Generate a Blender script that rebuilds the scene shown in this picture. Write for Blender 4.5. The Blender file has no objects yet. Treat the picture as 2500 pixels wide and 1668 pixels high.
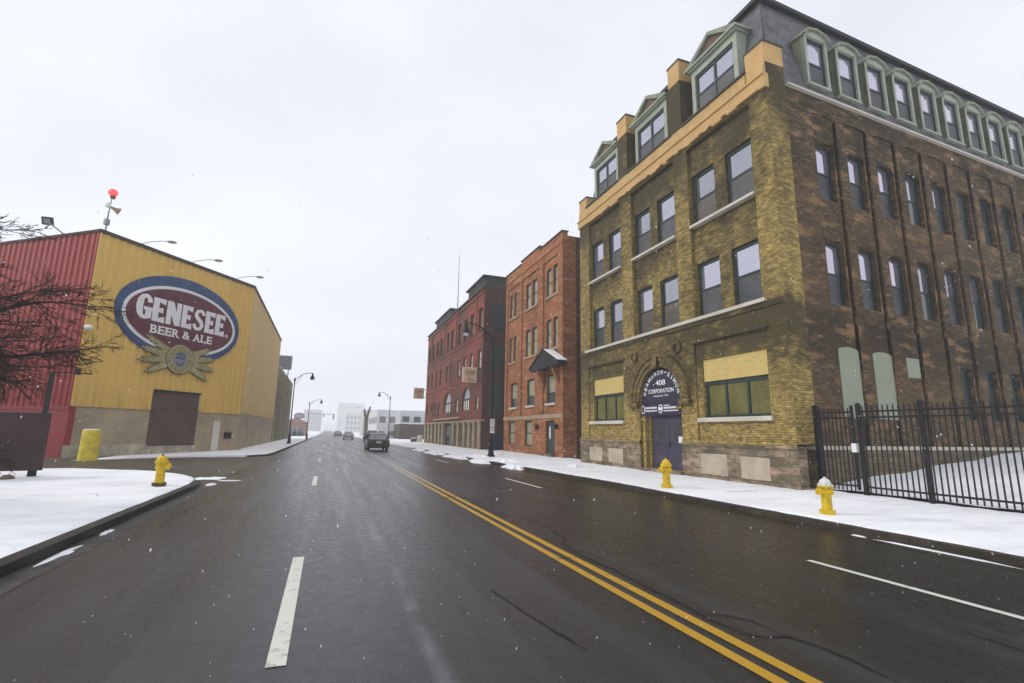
import bpy, bmesh, math, random
from mathutils import Vector, Matrix
rad = math.radians
scene = bpy.context.scene
C = scene.collection

# ---------------------------------------------------------------- camera
yaw, pitch, roll = rad(20.09), rad(10.427), rad(0.97)
fw = Vector((math.sin(yaw)*math.cos(pitch), math.cos(yaw)*math.cos(pitch), math.sin(pitch)))
rt = Vector((math.cos(yaw), -math.sin(yaw), 0))
up = rt.cross(fw)
r2 = math.cos(roll)*rt + math.sin(roll)*up
u2 = -math.sin(roll)*rt + math.cos(roll)*up
cam = bpy.data.objects.new('camera', bpy.data.cameras.new('camera'))
C.objects.link(cam)
cam.matrix_world = Matrix(((r2.x, u2.x, -fw.x, 0), (r2.y, u2.y, -fw.y, 0), (r2.z, u2.z, -fw.z, 1.65), (0, 0, 0, 1)))
cam.data.sensor_width = 36
cam.data.lens = 36*1212.2/2500
cam.data.clip_start = 0.05
cam.data.clip_end = 3000
scene.camera = cam
# ---------------------------------------------------------------- sky and sun (overcast snowfall)
SUN_EL, SUN_AZ = rad(32), rad(-70)      # azimuth from +Y, towards -X
w = bpy.data.worlds.new("World"); scene.world = w; w.use_nodes = True
nt = w.node_tree; nt.nodes.clear()
wo = nt.nodes.new('ShaderNodeOutputWorld'); bg = nt.nodes.new('ShaderNodeBackground')
sky = nt.nodes.new('ShaderNodeTexSky'); sky.sky_type = 'NISHITA'; sky.sun_disc = False
sky.sun_elevation = SUN_EL; sky.sun_rotation = SUN_AZ
hs = nt.nodes.new('ShaderNodeHueSaturation'); hs.inputs['Saturation'].default_value = 0.25
nt.links.new(sky.outputs[0], hs.inputs['Color'])
tc = nt.nodes.new('ShaderNodeTexCoord'); mp = nt.nodes.new('ShaderNodeMapping'); mp.inputs['Scale'].default_value = (1.3, 1.3, 2.6)
nz = nt.nodes.new('ShaderNodeTexNoise'); nz.inputs['Scale'].default_value = 1.5; nz.inputs['Detail'].default_value = 4; nz.inputs['Roughness'].default_value = .45
nt.links.new(tc.outputs['Generated'], mp.inputs[0]); nt.links.new(mp.outputs[0], nz.inputs['Vector'])
cr = nt.nodes.new('ShaderNodeValToRGB')
cr.color_ramp.elements[0].position = .3; cr.color_ramp.elements[0].color = (7.6, 7.9, 8.8, 1)
cr.color_ramp.elements[1].position = .7; cr.color_ramp.elements[1].color = (9.3, 9.6, 10.1, 1)
nt.links.new(nz.outputs[0], cr.inputs[0])
mx = nt.nodes.new('ShaderNodeMix'); mx.data_type = 'RGBA'; mx.inputs[0].default_value = .93
nt.links.new(hs.outputs[0], mx.inputs[6]); nt.links.new(cr.outputs[0], mx.inputs[7])
nt.links.new(mx.outputs[2], bg.inputs[0]); bg.inputs[1].default_value = .1
nt.links.new(bg.outputs[0], wo.inputs[0])
sl = bpy.data.lights.new('sun', 'SUN'); sl.energy = 1.2; sl.angle = rad(22); sl.color = (1, .96, .9)
so = bpy.data.objects.new('sun', sl); C.objects.link(so)
sd = Vector((math.sin(SUN_AZ)*math.cos(SUN_EL), math.cos(SUN_AZ)*math.cos(SUN_EL), math.sin(SUN_EL)))
so.rotation_euler = sd.to_track_quat('Z', 'Y').to_euler(); so.location = (0, 0, 60)
scene.view_settings.view_transform = 'Standard'; scene.view_settings.look = 'None'
scene.view_settings.exposure = .16; scene.view_settings.gamma = 1
scene.cycles.volume_bounces = 4; scene.cycles.max_bounces = 10; scene.cycles.diffuse_bounces = 4; scene.cycles.glossy_bounces = 3

# ---------------------------------------------------------------- materials
class NT:
    def __init__(s, name):
        s.m = bpy.data.materials.new(name); s.m.use_nodes = True
        s.t = s.m.node_tree; s.t.nodes.clear()
        s.out = s.n('ShaderNodeOutputMaterial'); s.p = s.n('ShaderNodeBsdfPrincipled')
        s.t.links.new(s.p.outputs[0], s.out.inputs[0])
        s.tc = s.n('ShaderNodeTexCoord')
    def n(s, k): return s.t.nodes.new(k)
    def put(s, sock, v):
        if hasattr(v, 'node'): s.t.links.new(v, sock)
        elif isinstance(v, (tuple, list)) and len(v) == 3 and sock.type == 'RGBA': sock.default_value = (*v, 1)
        else: sock.default_value = v
    def uv(s, sx=1, sy=1, sz=1, obj=False, off=(0, 0, 0)):
        m = s.n('ShaderNodeMapping'); m.inputs['Scale'].default_value = (sx, sy, sz); m.inputs['Location'].default_value = off
        s.t.links.new(s.tc.outputs['Object' if obj else 'UV'], m.inputs[0]); return m.outputs[0]
    def noise(s, vec, scale=1, detail=3, rough=.55, dist=0):
        x = s.n('ShaderNodeTexNoise'); s.put(x.inputs['Vector'], vec); x.inputs['Scale'].default_value = scale
        x.inputs['Detail'].default_value = detail; x.inputs['Roughness'].default_value = rough; x.inputs['Distortion'].default_value = dist
        return x.outputs[0]
    def voro(s, vec, scale=1, out='Color', feat='F1'):
        x = s.n('ShaderNodeTexVoronoi'); x.feature = feat; s.put(x.inputs['Vector'], vec); x.inputs['Scale'].default_value = scale; return x.outputs[out]
    def ramp(s, f, *st, interp='LINEAR'):
        x = s.n('ShaderNodeValToRGB'); e = x.color_ramp.elements; x.color_ramp.interpolation = interp
        while len(e) < len(st): e.new(.5)
        for i, (p, c) in enumerate(st):
            e[i].position = p; e[i].color = (c, c, c, 1) if isinstance(c, (int, float)) else (*c, 1)
        s.put(x.inputs[0], f); return x.outputs[0]
    def mix(s, f, a, b, mode='MIX'):
        x = s.n('ShaderNodeMix'); x.data_type = 'RGBA'; x.blend_type = mode
        s.put(x.inputs[0], f); s.put(x.inputs[6], a); s.put(x.inputs[7], b); return x.outputs[2]
    def math(s, op, a, b=0, clamp=False):
        x = s.n('ShaderNodeMath'); x.operation = op; x.use_clamp = clamp; s.put(x.inputs[0], a); s.put(x.inputs[1], b); return x.outputs[0]
    def sep(s, vec):
        x = s.n('ShaderNodeSeparateXYZ'); s.put(x.inputs[0], vec); return x.outputs
    def brick(s, vec, c1, c2, mo, bw=.22, bh=.075, ms=.011, bias=0):
        x = s.n('ShaderNodeTexBrick'); s.put(x.inputs['Vector'], vec)
        for k, v in (('Color1', c1), ('Color2', c2), ('Mortar', mo)): s.put(x.inputs[k], v)
        x.inputs['Scale'].default_value = 1; x.inputs['Mortar Size'].default_value = ms; x.inputs['Mortar Smooth'].default_value = .1
        x.inputs['Bias'].default_value = bias; x.inputs['Brick Width'].default_value = bw; x.inputs['Row Height'].default_value = bh
        return x.outputs
    def bump(s, h, st=.3, dist=.02):
        x = s.n('ShaderNodeBump'); s.put(x.inputs['Height'], h); x.inputs['Strength'].default_value = st; x.inputs['Distance'].default_value = dist
        s.t.links.new(x.outputs[0], s.p.inputs['Normal'])
    def fin(s, col, rough=.8, spec=.35, metal=0):
        s.put(s.p.inputs['Base Color'], col); s.put(s.p.inputs['Roughness'], rough)
        s.p.inputs['Specular IOR Level'].default_value = spec; s.p.inputs['Metallic'].default_value = metal
        return s.m
def plain(name, col, rough=.7, spec=.35, metal=0, var=.25, scale=1.2, obj=False):
    s = NT(name); v = s.uv(obj=obj)
    n = s.noise(v, scale, 5, .6); n2 = s.noise(v, scale*9, 3, .6)
    f = s.math('ADD', s.math('MULTIPLY', n, .7), s.math('MULTIPLY', n2, .3))
    d = tuple(max(0, x*(1-var*1.6)) for x in col); l = tuple(min(1, x*(1+var)) for x in col)
    return s.fin(s.ramp(f, (.3, d), (.68, l)), rough, spec, metal)
def brickmat(name, c1, c2, mo, soot, amt=.5, zband=None, big=.35, streak=1.0, bw=.22, bh=.075, pale=None, tint=None, bumpst=.3, crisp=None, tf=.8):
    s = NT(name); v = s.uv()
    wob = s.noise(s.uv(1.5, 1.5), 1, 2)
    b = s.brick(v, c1, c2, mo, bw, bh)
    n1 = s.noise(s.uv(big, big*.8), 1, 5, .62, .4)
    n2 = s.noise(s.uv(1.2*streak, 3.0*streak), 1, 5, .7, .3)
    n3 = s.noise(s.uv(3.4, 8.5), 1, 3, .7)
    # brick-to-brick colour differences read as mottling from across the street
    col = s.mix(s.ramp(n3, (.40, 0), (.60, 1)), b['Color'], s.mix(.62, b['Color'], soot))
    f = s.math('ADD', s.math('MULTIPLY', n1, .55), s.math('MULTIPLY', n2, .45))
    if zband:
        z = s.sep(v)[1]
        zr = s.ramp(s.math('DIVIDE', z, 20), *[(a/20, c) for a, c in zband])
        f = s.math('ADD', f, s.math('SUBTRACT', zr, .5))
    k = s.ramp(f, (.62-.3*amt, 0), (.86-.36*amt, .93)) if crisp is None else s.ramp(f, (.60-.2*amt-crisp/2, 0), (.60-.2*amt+crisp/2, .92))
    col = s.mix(k, col, soot)
    if pale:
        n4 = s.noise(s.uv(.8, 2.2, off=(7, 3, 0)), 1, 4, .6)
        col = s.mix(s.ramp(n4, (.53, 0), (.66, .75)), col, pale)
    if tint:
        n5 = s.noise(s.uv(.16, .2, off=(2, 9, 0)), 1, 2, .5)
        col = s.mix(s.ramp(n5, (.42, 0), (.6, tf)), col, tint)
    s.bump(s.math('ADD', s.math('MULTIPLY', b['Fac'], .6), s.math('MULTIPLY', n3, -1.2)), bumpst, -.01)
    return s.fin(col, .88, .25)

MT = {}
MT['yellow_brick'] = brickmat('yellow brick', (.54, .395, .125), (.29, .205, .06), (.20, .145, .055), (.046, .038, .02), .64,
    [(0, .5), (1.5, .42), (3.9, .46), (5.0, .57), (5.9, .59), (6.3, .42), (8.8, .46), (9.4, .52), (12.2, .54), (13.3, .62), (20, .6)], big=.6, crisp=.20, streak=1.5, bw=.215, bh=.075)
MT['yellow_brick_pier'] = brickmat('yellow brick pier', (.60, .44, .135), (.38, .27, .075), (.26, .185, .07), (.052, .043, .021), .56,
    [(0, .46), (1.5, .36), (3.1, .42), (4.4, .56), (5.8, .60), (6.3, .40), (9.4, .44), (12.2, .52), (13.3, .62), (20, .6)], big=.55, crisp=.20, streak=1.5, bw=.215, bh=.075)
MT['side_brick'] = brickmat('sooty side brick', (.29, .19, .092), (.070, .048, .028), (.06, .048, .03), (.024, .02, .013), .46,
    [(0, .36), (1.4, .36), (3.4, .40), (4.5, .64), (5.4, .66), (5.95, .45), (8.3, .53), (9.6, .45), (12, .51), (14, .55), (20, .5)], big=.7, pale=(.32, .185, .085), tint=(.125, .074, .037), crisp=.26, bw=.23, bh=.08, tf=.4, streak=1.6)
MT['ochre_paint'] = plain('ochre painted brick', (.54, .345, .145), .8, .25, var=.14, scale=.8)
MT['tan_paint'] = brickmat('worn tan paint', (.66, .45, .2), (.58, .38, .16), (.5, .34, .15), (.40, .26, .11), .42, big=.9)
MT['stone'] = brickmat('grey brown stone', (.42, .33, .22), (.24, .19, .125), (.12, .095, .065), (.08, .065, .042), .42, big=1.0, bw=.62, bh=.26, pale=(.50, .33, .26), crisp=.2)
MT['pale_stone'] = plain('pale blocked panel', (.45, .385, .30), .9, .2, var=.2, scale=1.4)
MT['sill'] = plain('limestone sill', (.58, .54, .46), .85, .25, var=.15)
MT['frame_green'] = plain('dark green frame', (.018, .04, .035), .5, .4, var=.3)
MT['trim_green'] = plain('sage green trim', (.34, .375, .295), .7, .3, var=.14, scale=2)
MT['cheek_green'] = plain('olive cheek shingle', (.2, .205, .125), .8, .3, var=.2, scale=2)
MT['hood_green'] = plain('weathered hood', (.25, .27, .2), .75, .3, var=.25, scale=2)
MT['soffit'] = plain('dark eave', (.025, .027, .025), .6, .3)
MT['tympanum'] = brickmat('tympanum shingle', (.24, .15, .1), (.18, .12, .09), (.1, .07, .05), (.08, .06, .05), .4, bw=.2, bh=.12)
def glassmat(name, col, met=.8, rough=.06):
    s = NT(name); n = s.noise(s.uv(.6, .6), 1, 2)
    c = s.mix(n, tuple(x*.85 for x in col), tuple(min(1, x*1.15) for x in col))
    h = s.noise(s.uv(.5, .4), 1, 0); s.bump(h, .02, .2)
    return s.fin(c, rough, .6, met)
MT['glass_sky'] = glassmat('upper sash glass', (.46, .46, .53))
MT['glass_side'] = glassmat('upper sash glass lilac', (.56, .53, .64))
MT['glass_sky2'] = glassmat('upper sash glass greyer', (.36, .37, .41)); MT['glass_sky3'] = glassmat('upper sash glass brighter', (.52, .51, .60))
MT['glass_side2'] = glassmat('upper sash glass dull lilac', (.40, .40, .47)); MT['screen2'] = plain('insect screen bluish', (.045, .05, .055), .45, .5, var=.5, scale=.8); MT['screen3'] = plain('insect screen brown', (.10, .085, .07), .5, .45, var=.4, scale=.8)
MT['screen'] = plain('insect screen', (.075, .075, .08), .55, .45, var=.3)
MT['glass_dark'] = glassmat('dim glass', (.12, .14, .14), .6, .12)
MT['glass_blind'] = plain('blind behind glass', (.34, .31, .21), .25, .5, var=.22, scale=1.5)
MT['glass_olive'] = plain('olive shade behind glass', (.16, .15, .055), .22, .5, var=.3, scale=1.1)
MT['glass_white'] = plain('white blind behind glass', (.74, .70, .66), .3, .5, var=.1)
MT['glass_teal'] = glassmat('teal storefront glass', (.10, .16, .19), .6, .15)
def slatemat(name, col):
    s = NT(name); b = s.brick(s.uv(), tuple(x*1.3 for x in col), tuple(x*.65 for x in col), tuple(x*.35 for x in col), .3, .22, .012)
    n = s.noise(s.uv(2.2, 2.2), 1, 4, .65); c = s.mix(s.ramp(n, (.35, 0), (.7, .6)), b['Color'], (.20, .20, .22))
    s.bump(b['Fac'], .5, -.02); return s.fin(c, .6, .4)
MT['slate'] = slatemat('slate', (.07, .07, .072))
MT['purple'] = plain('purple paint', (.056, .05, .088), .45, .45, var=.2, scale=1.6)
MT['purple_dark'] = plain('dark purple panel', (.022, .02, .05), .5, .4, var=.2)
MT['white_letter'] = plain('white lettering', (.78, .78, .80), .6, .3, var=.04)
MT['sage_board'] = plain('sage board', (.29, .315, .235), .75, .3, var=.06)
MT['yellow_board'] = brickmat('yellow painted panel', (.64, .49, .19), (.60, .45, .17), (.58, .44, .17), (.5, .37, .13), .2, bumpst=.15)
MT['orange_brick'] = brickmat('orange brick', (.72, .28, .10), (.46, .155, .055), (.34, .17, .09), (.16, .065, .03), .52, big=.45, crisp=.26, pale=(.50, .24, .12))
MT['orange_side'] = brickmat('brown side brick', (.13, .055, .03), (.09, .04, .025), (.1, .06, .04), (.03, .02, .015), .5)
MT['red_brick'] = brickmat('red brick', (.36, .105, .06), (.18, .052, .032), (.14, .065, .042), (.06, .03, .021), .6, big=.3, tint=(.27, .058, .038), crisp=.3)
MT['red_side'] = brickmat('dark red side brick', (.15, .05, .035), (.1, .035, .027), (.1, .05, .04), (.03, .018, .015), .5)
MT['column_tan'] = plain('tan stone column', (.34, .27, .17), .85, .25, var=.25)
MT['foundation_tan'] = brickmat('tan rubble foundation', (.26, .20, .12), (.17, .135, .085), (.1, .08, .055), (.07, .058, .038), .5, bw=.5, bh=.22, big=1)
MT['dark_void'] = plain('dark recess', (.022, .018, .014), .7, .3)
def cladding(name, col):
    s = NT(name); v = s.uv(); u, z, _q = s.sep(v)
    n = s.noise(s.uv(5, .22), 1, 5, .65); n2 = s.noise(s.uv(.35, .35), 1, 4, .6); sheet = s.voro(s.uv(.9, .001), 1.1)
    sv = s.sep(sheet)[0]
    c = s.mix(s.ramp(n2, (.35, 0), (.7, .3)), col, tuple(x*.72 for x in col))
    c = s.mix(s.ramp(n, (.5, 0), (.78, .5)), c, tuple(x*.62+.02 for x in col))
    c = s.mix(s.math('MULTIPLY', sv, .16), c, tuple(min(1, x*1.25+.03) for x in col))
    lap = s.ramp(s.math('ABSOLUTE', s.math('SUBTRACT', z, 7.55)), (.01, .5), (.05, 0)); c = s.mix(lap, c, tuple(x*.5 for x in col))
    low = s.math('MULTIPLY', s.ramp(s.math('DIVIDE', z, 12), (.22, .8), (.34, 0)), s.ramp(n, (.42, 0), (.65, 1))); c = s.mix(low, c, tuple(x*.55 for x in col))
    return s.fin(c, .5, .38)
MT['cladding_yellow'] = cladding('yellow metal cladding', (.71, .46, .10))
MT['cladding_tan'] = cladding('tan yellow cladding', (.62, .44, .15))
def redclad():
    s = NT('red metal cladding'); n = s.noise(s.uv(.4, .15), 1, 4)
    z = s.ramp(s.math('DIVIDE', s.sep(s.uv())[1], 12.4), (.15, 0), (.7, 1))   # reflected light painted into the red, paler higher up
    c = s.mix(z, (.27, .012, .009), (.33, .05, .042)); c = s.mix(n, tuple([.3]*3), c, 'MIX') if 0 else c
    return s.fin(s.mix(s.ramp(n, (.35, .25), (.6, 0)), c, (.25, .03, .03)), .5, .25)
MT['cladding_red'] = redclad()
MT['concrete'] = plain('tan concrete', (.36, .29, .19), .9, .25, var=.22, scale=.6)
MT['concrete_foot'] = plain('stained footing', (.40, .36, .27), .9, .25, var=.4, scale=1.2)
MT['rust_door'] = plain('brown dock door', (.095, .05, .042), .55, .35, var=.3, scale=.8)
MT['white_paint'] = plain('off white paint', (.66, .63, .56), .6, .35, var=.08)
MT['black_metal'] = plain('black metal', (.008, .008, .009), .6, .3, var=.3)
MT['roof_edge'] = plain('dark roof edge', (.045, .04, .032), .6, .35)
MT['grey_lamp'] = plain('grey lamp metal', (.24, .24, .23), .45, .5)
MT['lamp_lens'] = plain('lamp lens', (.75, .78, .78), .3, .5, var=.05)
MT['logo_blue'] = plain('logo blue', (.018, .065, .17), .45, .4, var=.35, scale=1.3)
MT['logo_maroon'] = plain('logo maroon', (.115, .016, .034), .5, .35, var=.3, scale=1.3)
MT['logo_white'] = plain('logo white', (.76, .76, .77), .5, .35, var=.05)
MT['logo_gold'] = plain('wheat gold', (.40, .34, .155), .6, .35, var=.3, scale=4)
MT['logo_outline'] = plain('emblem outline', (.05, .05, .045), .6, .3)
MT['hydrant_yellow'] = plain('hydrant yellow', (.74, .50, .014), .48, .4, var=.30, scale=5, obj=True)
MT['bollard_yellow'] = plain('bollard yellow', (.74, .58, .04), .5, .4, var=.25, scale=3, obj=True)
MT['hydrant_white'] = plain('hydrant white', (.72, .73, .68), .5, .4, var=.08, scale=5, obj=True)
MT['hydrant_dark'] = plain('hydrant dark olive', (.07, .065, .02), .5, .4, var=.3, scale=5, obj=True)
MT['bark'] = plain('dark bark', (.045, .032, .025), .9, .2, var=.4, scale=6, obj=True)
MT['bark_grey'] = plain('grey bark', (.17, .15, .13), .9, .2, var=.3, scale=2, obj=True)
MT['brown_board'] = plain('brown board', (.045, .022, .02), .6, .35, var=.3, scale=1)
MT['grey_stone_wall'] = brickmat('grey green block wall', (.34, .31, .21), (.27, .25, .17), (.2, .18, .12), (.15, .14, .09), .45, bw=.8, bh=.4)
MT['white_siding'] = plain('white siding', (.70, .71, .70), .7, .3, var=.06)
MT['pale_blue_siding'] = plain('pale grey blue siding', (.55, .60, .62), .7, .3, var=.08)
MT['dark_brown'] = plain('dark brown shed wall', (.075, .055, .035), .7, .3, var=.25)
MT['purple_brown'] = plain('purple brown garage door', (.09, .065, .06), .6, .3, var=.15)
MT['pale_tower'] = plain('pale grey tower', (.58, .58, .55), .8, .3, var=.1)
MT['pink_brick'] = plain('pinkish brick', (.32, .19, .16), .85, .25, var=.15)
MT['lilac_block'] = plain('lilac grey block', (.38, .34, .36), .85, .25, var=.12)
MT['hedge'] = plain('dark green hedge', (.03, .075, .055), .8, .25, var=.4, scale=3)
MT['rubber'] = plain('tyre rubber', (.012, .012, .012), .75, .3)
MT['rim'] = plain('wheel rim', (.25, .25, .26), .35, .5, .6)
MT['car_glass'] = plain('snow dusted car glass', (.20, .20, .215), .2, .6, var=.25, scale=2, obj=True)
MT['tail_red'] = plain('tail lamp red', (.16, .012, .012), .25, .5)
def carpaint(name, col):
    s = NT(name); return s.fin(s.ramp(s.noise(s.uv(obj=True), 3, 4), (.3, tuple(x*.8 for x in col)), (.7, tuple(min(1, x*1.3) for x in col))), .25, .55, .1)
MT['car_black'] = carpaint('olive black car paint', (.014, .014, .011))
MT['car_navy'] = carpaint('navy car paint', (.03, .036, .06))
MT['car_silver'] = carpaint('silver car paint', (.38, .39, .39))
MT['car_grey'] = carpaint('grey car paint', (.2, .21, .22))
MT['bin_blue'] = plain('navy bin plastic', (.012, .018, .07), .45, .4, obj=True)
MT['beacon_red'] = None
def beacon():
    s = NT('lit red beacon'); s.put(s.p.inputs['Emission Color'], (1, .12, .13)); s.p.inputs['Emission Strength'].default_value = .75
    return s.fin((.5, .05, .05), .3)
MT['beacon_red'] = beacon()
def snowmat(name, dirty=.06):
    s = NT(name); v = s.uv()
    n = s.noise(v, .5, 6, .6); n2 = s.noise(s.uv(.5, 2.0), 1, 5, .65, .5); n3 = s.noise(v, 14, 4, .7)
    c = s.ramp(s.math('ADD', s.math('MULTIPLY', n, .5), s.math('MULTIPLY', n2, .5)), (.36, (.85-dirty*2.2, .86-dirty*2.1, .90-dirty*2)), (.52, (.92, .925, .945)))
    s.bump(s.math('ADD', n3, s.math('MULTIPLY', n2, 2.5)), .35, .05); return s.fin(c, .75, .2)
MT['snow'] = snowmat('fresh snow'); MT['snow_dirty'] = snowmat('thin dirty snow', .16)
MT['snow_lot'] = snowmat('trodden lot snow', .05)
def roadmat():
    s = NT('wet asphalt'); v = s.uv()
    x, y, _z = s.sep(v)
    fine = s.noise(v, 55, 3, .75); mid = s.noise(v, 6, 5, .65); long_ = s.noise(s.uv(2.2, .10), 1, 4, .6, .3); big = s.noise(v, .22, 3, .5)
    cross = s.noise(s.uv(.25, 1.3, off=(3, 1, 0)), 1, 4, .6)
    # tyre tracks polished along the lanes: darker, smoother bands parallel to the kerbs
    c = s.ramp(fine, (.3, (.014, .0135, .0125)), (.72, (.042, .040, .037)))
    c = s.mix(s.ramp(mid, (.35, .35), (.68, 0)), c, (.013, .0125, .012))
    c = s.mix(s.ramp(long_, (.5, 0), (.72, .5)), c, (.065, .065, .073))
    left = s.ramp(s.math('ADD', s.math('MULTIPLY', x, .05), .5), (.40, 1), (.60, 1), (.72, 0))
    c = s.mix(s.math('MULTIPLY', s.math('MULTIPLY', left, s.ramp(long_, (.35, .1), (.6, 1))), .34), c, (.065, .065, .076))         # wet sky sheen painted into the oncoming lanes, lighter and bluer
    c = s.mix(s.ramp(cross, (.55, 0), (.75, .3)), c, (.018, .015, .011))
    seam = s.math('MULTIPLY', s.ramp(s.math('ABSOLUTE', s.math('SUBTRACT', x, s.math('ADD', .8, s.math('MULTIPLY', s.noise(s.uv(.1, .25), 1, 2), .18)))), (.02, 1), (.10, 0)), s.ramp(s.noise(s.uv(1, .5, off=(0, 4, 0)), 1, 3), (.45, 0), (.65, .55)))
    c = s.mix(seam, c, (.26, .26, .28))
    gut = s.ramp(s.math('ADD', s.math('MULTIPLY', x, .05), .5), (.335, 1), (.375, 0), (.80, 0), (.93, 1))
    c = s.mix(s.math('MULTIPLY', gut, s.ramp(mid, (.3, .25), (.7, .75))), c, (.034, .027, .013))
    r = s.ramp(s.math('ADD', s.math('MULTIPLY', mid, .5), s.math('MULTIPLY', long_, .5)), (.35, .20), (.65, .42))
    s.bump(s.math('ADD', fine, s.math('MULTIPLY', mid, .5)), .35, .010)
    return s.fin(c, r, .30)
MT['road'] = roadmat()
MT['drive'] = plain('wet driveway asphalt', (.072, .062, .045), .5, .35, var=.35, scale=.7)
MT['kerb'] = brickmat('wet kerb stone', (.085, .07, .052), (.06, .05, .04), (.03, .027, .022), (.03, .026, .02), .5, bw=1.6, bh=.4)
MT['kerb_black'] = plain('black wet kerb', (.022, .022, .018), .5, .35, var=.4, scale=2)
def paintmat(name, col, worn, lo, hi, far=None):
    s = NT(name); v = s.uv(); n = s.noise(v, 7, 5, .7); n2 = s.noise(s.uv(3, .5), 1, 4, .6)
    f = s.ramp(s.math('ADD', s.math('MULTIPLY', n, .6), s.math('MULTIPLY', n2, .4)), (lo, 0), (hi, 1))
    if far:   # wet-road glare painted in: line colour turns pale further up the street
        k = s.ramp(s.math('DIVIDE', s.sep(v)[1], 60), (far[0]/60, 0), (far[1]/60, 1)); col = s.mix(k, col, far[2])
    return s.fin(s.mix(f, worn, col), .55, .3)
MT['line_white'] = paintmat('white road paint', (.64, .64, .56), (.12, .12, .115), .30, .46)
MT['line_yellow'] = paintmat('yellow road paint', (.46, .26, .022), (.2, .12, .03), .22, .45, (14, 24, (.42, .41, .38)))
MT['tar'] = plain('tar crack sealant', (.012, .012, .011), .4, .4)
MT['flake'] = plain('snowflake', (.9, .92, .95), .8, .2, var=.02)
MT['flake'].node_tree.nodes['Principled BSDF'].inputs['Subsurface Weight'].default_value = 0
def _tl(m):
    t = m.node_tree; a = t.nodes.new('ShaderNodeBsdfTranslucent'); a.inputs[0].default_value = (.95, .96, .98, 1); b = t.nodes.new('ShaderNodeMixShader')
    o = next(n for n in t.nodes if n.type == 'OUTPUT_MATERIAL'); p = next(n for n in t.nodes if n.type == 'BSDF_PRINCIPLED'); b.inputs[0].default_value = .5
    t.links.new(p.outputs[0], b.inputs[1]); t.links.new(a.outputs[0], b.inputs[2]); t.links.new(b.outputs[0], o.inputs[0])
_tl(MT['flake'])
MT['pole_grey'] = plain('grey steel', (.22, .22, .23), .5, .4)
MT['bill'] = brickmat('billboard slats', (.19, .21, .21), (.15, .17, .17), (.08, .09, .09), (.1, .1, .1), .35, bw=.5, bh=.4)
MT['sign_tan'] = plain('tan sign face', (.66, .48, .33), .6, .3, var=.12, scale=2)
MT['sign_edge'] = plain('pale sign edge', (.74, .62, .48), .6, .3, var=.06)
MT['sign_red'] = plain('red brown sign lettering', (.16, .07, .025), .6, .3)
MT['tan_brick2'] = plain('tan band', (.36, .27, .18), .85, .25, var=.2)
MT['brick_brown'] = plain('brown awning board', (.03, .026, .025), .6, .3)

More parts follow.
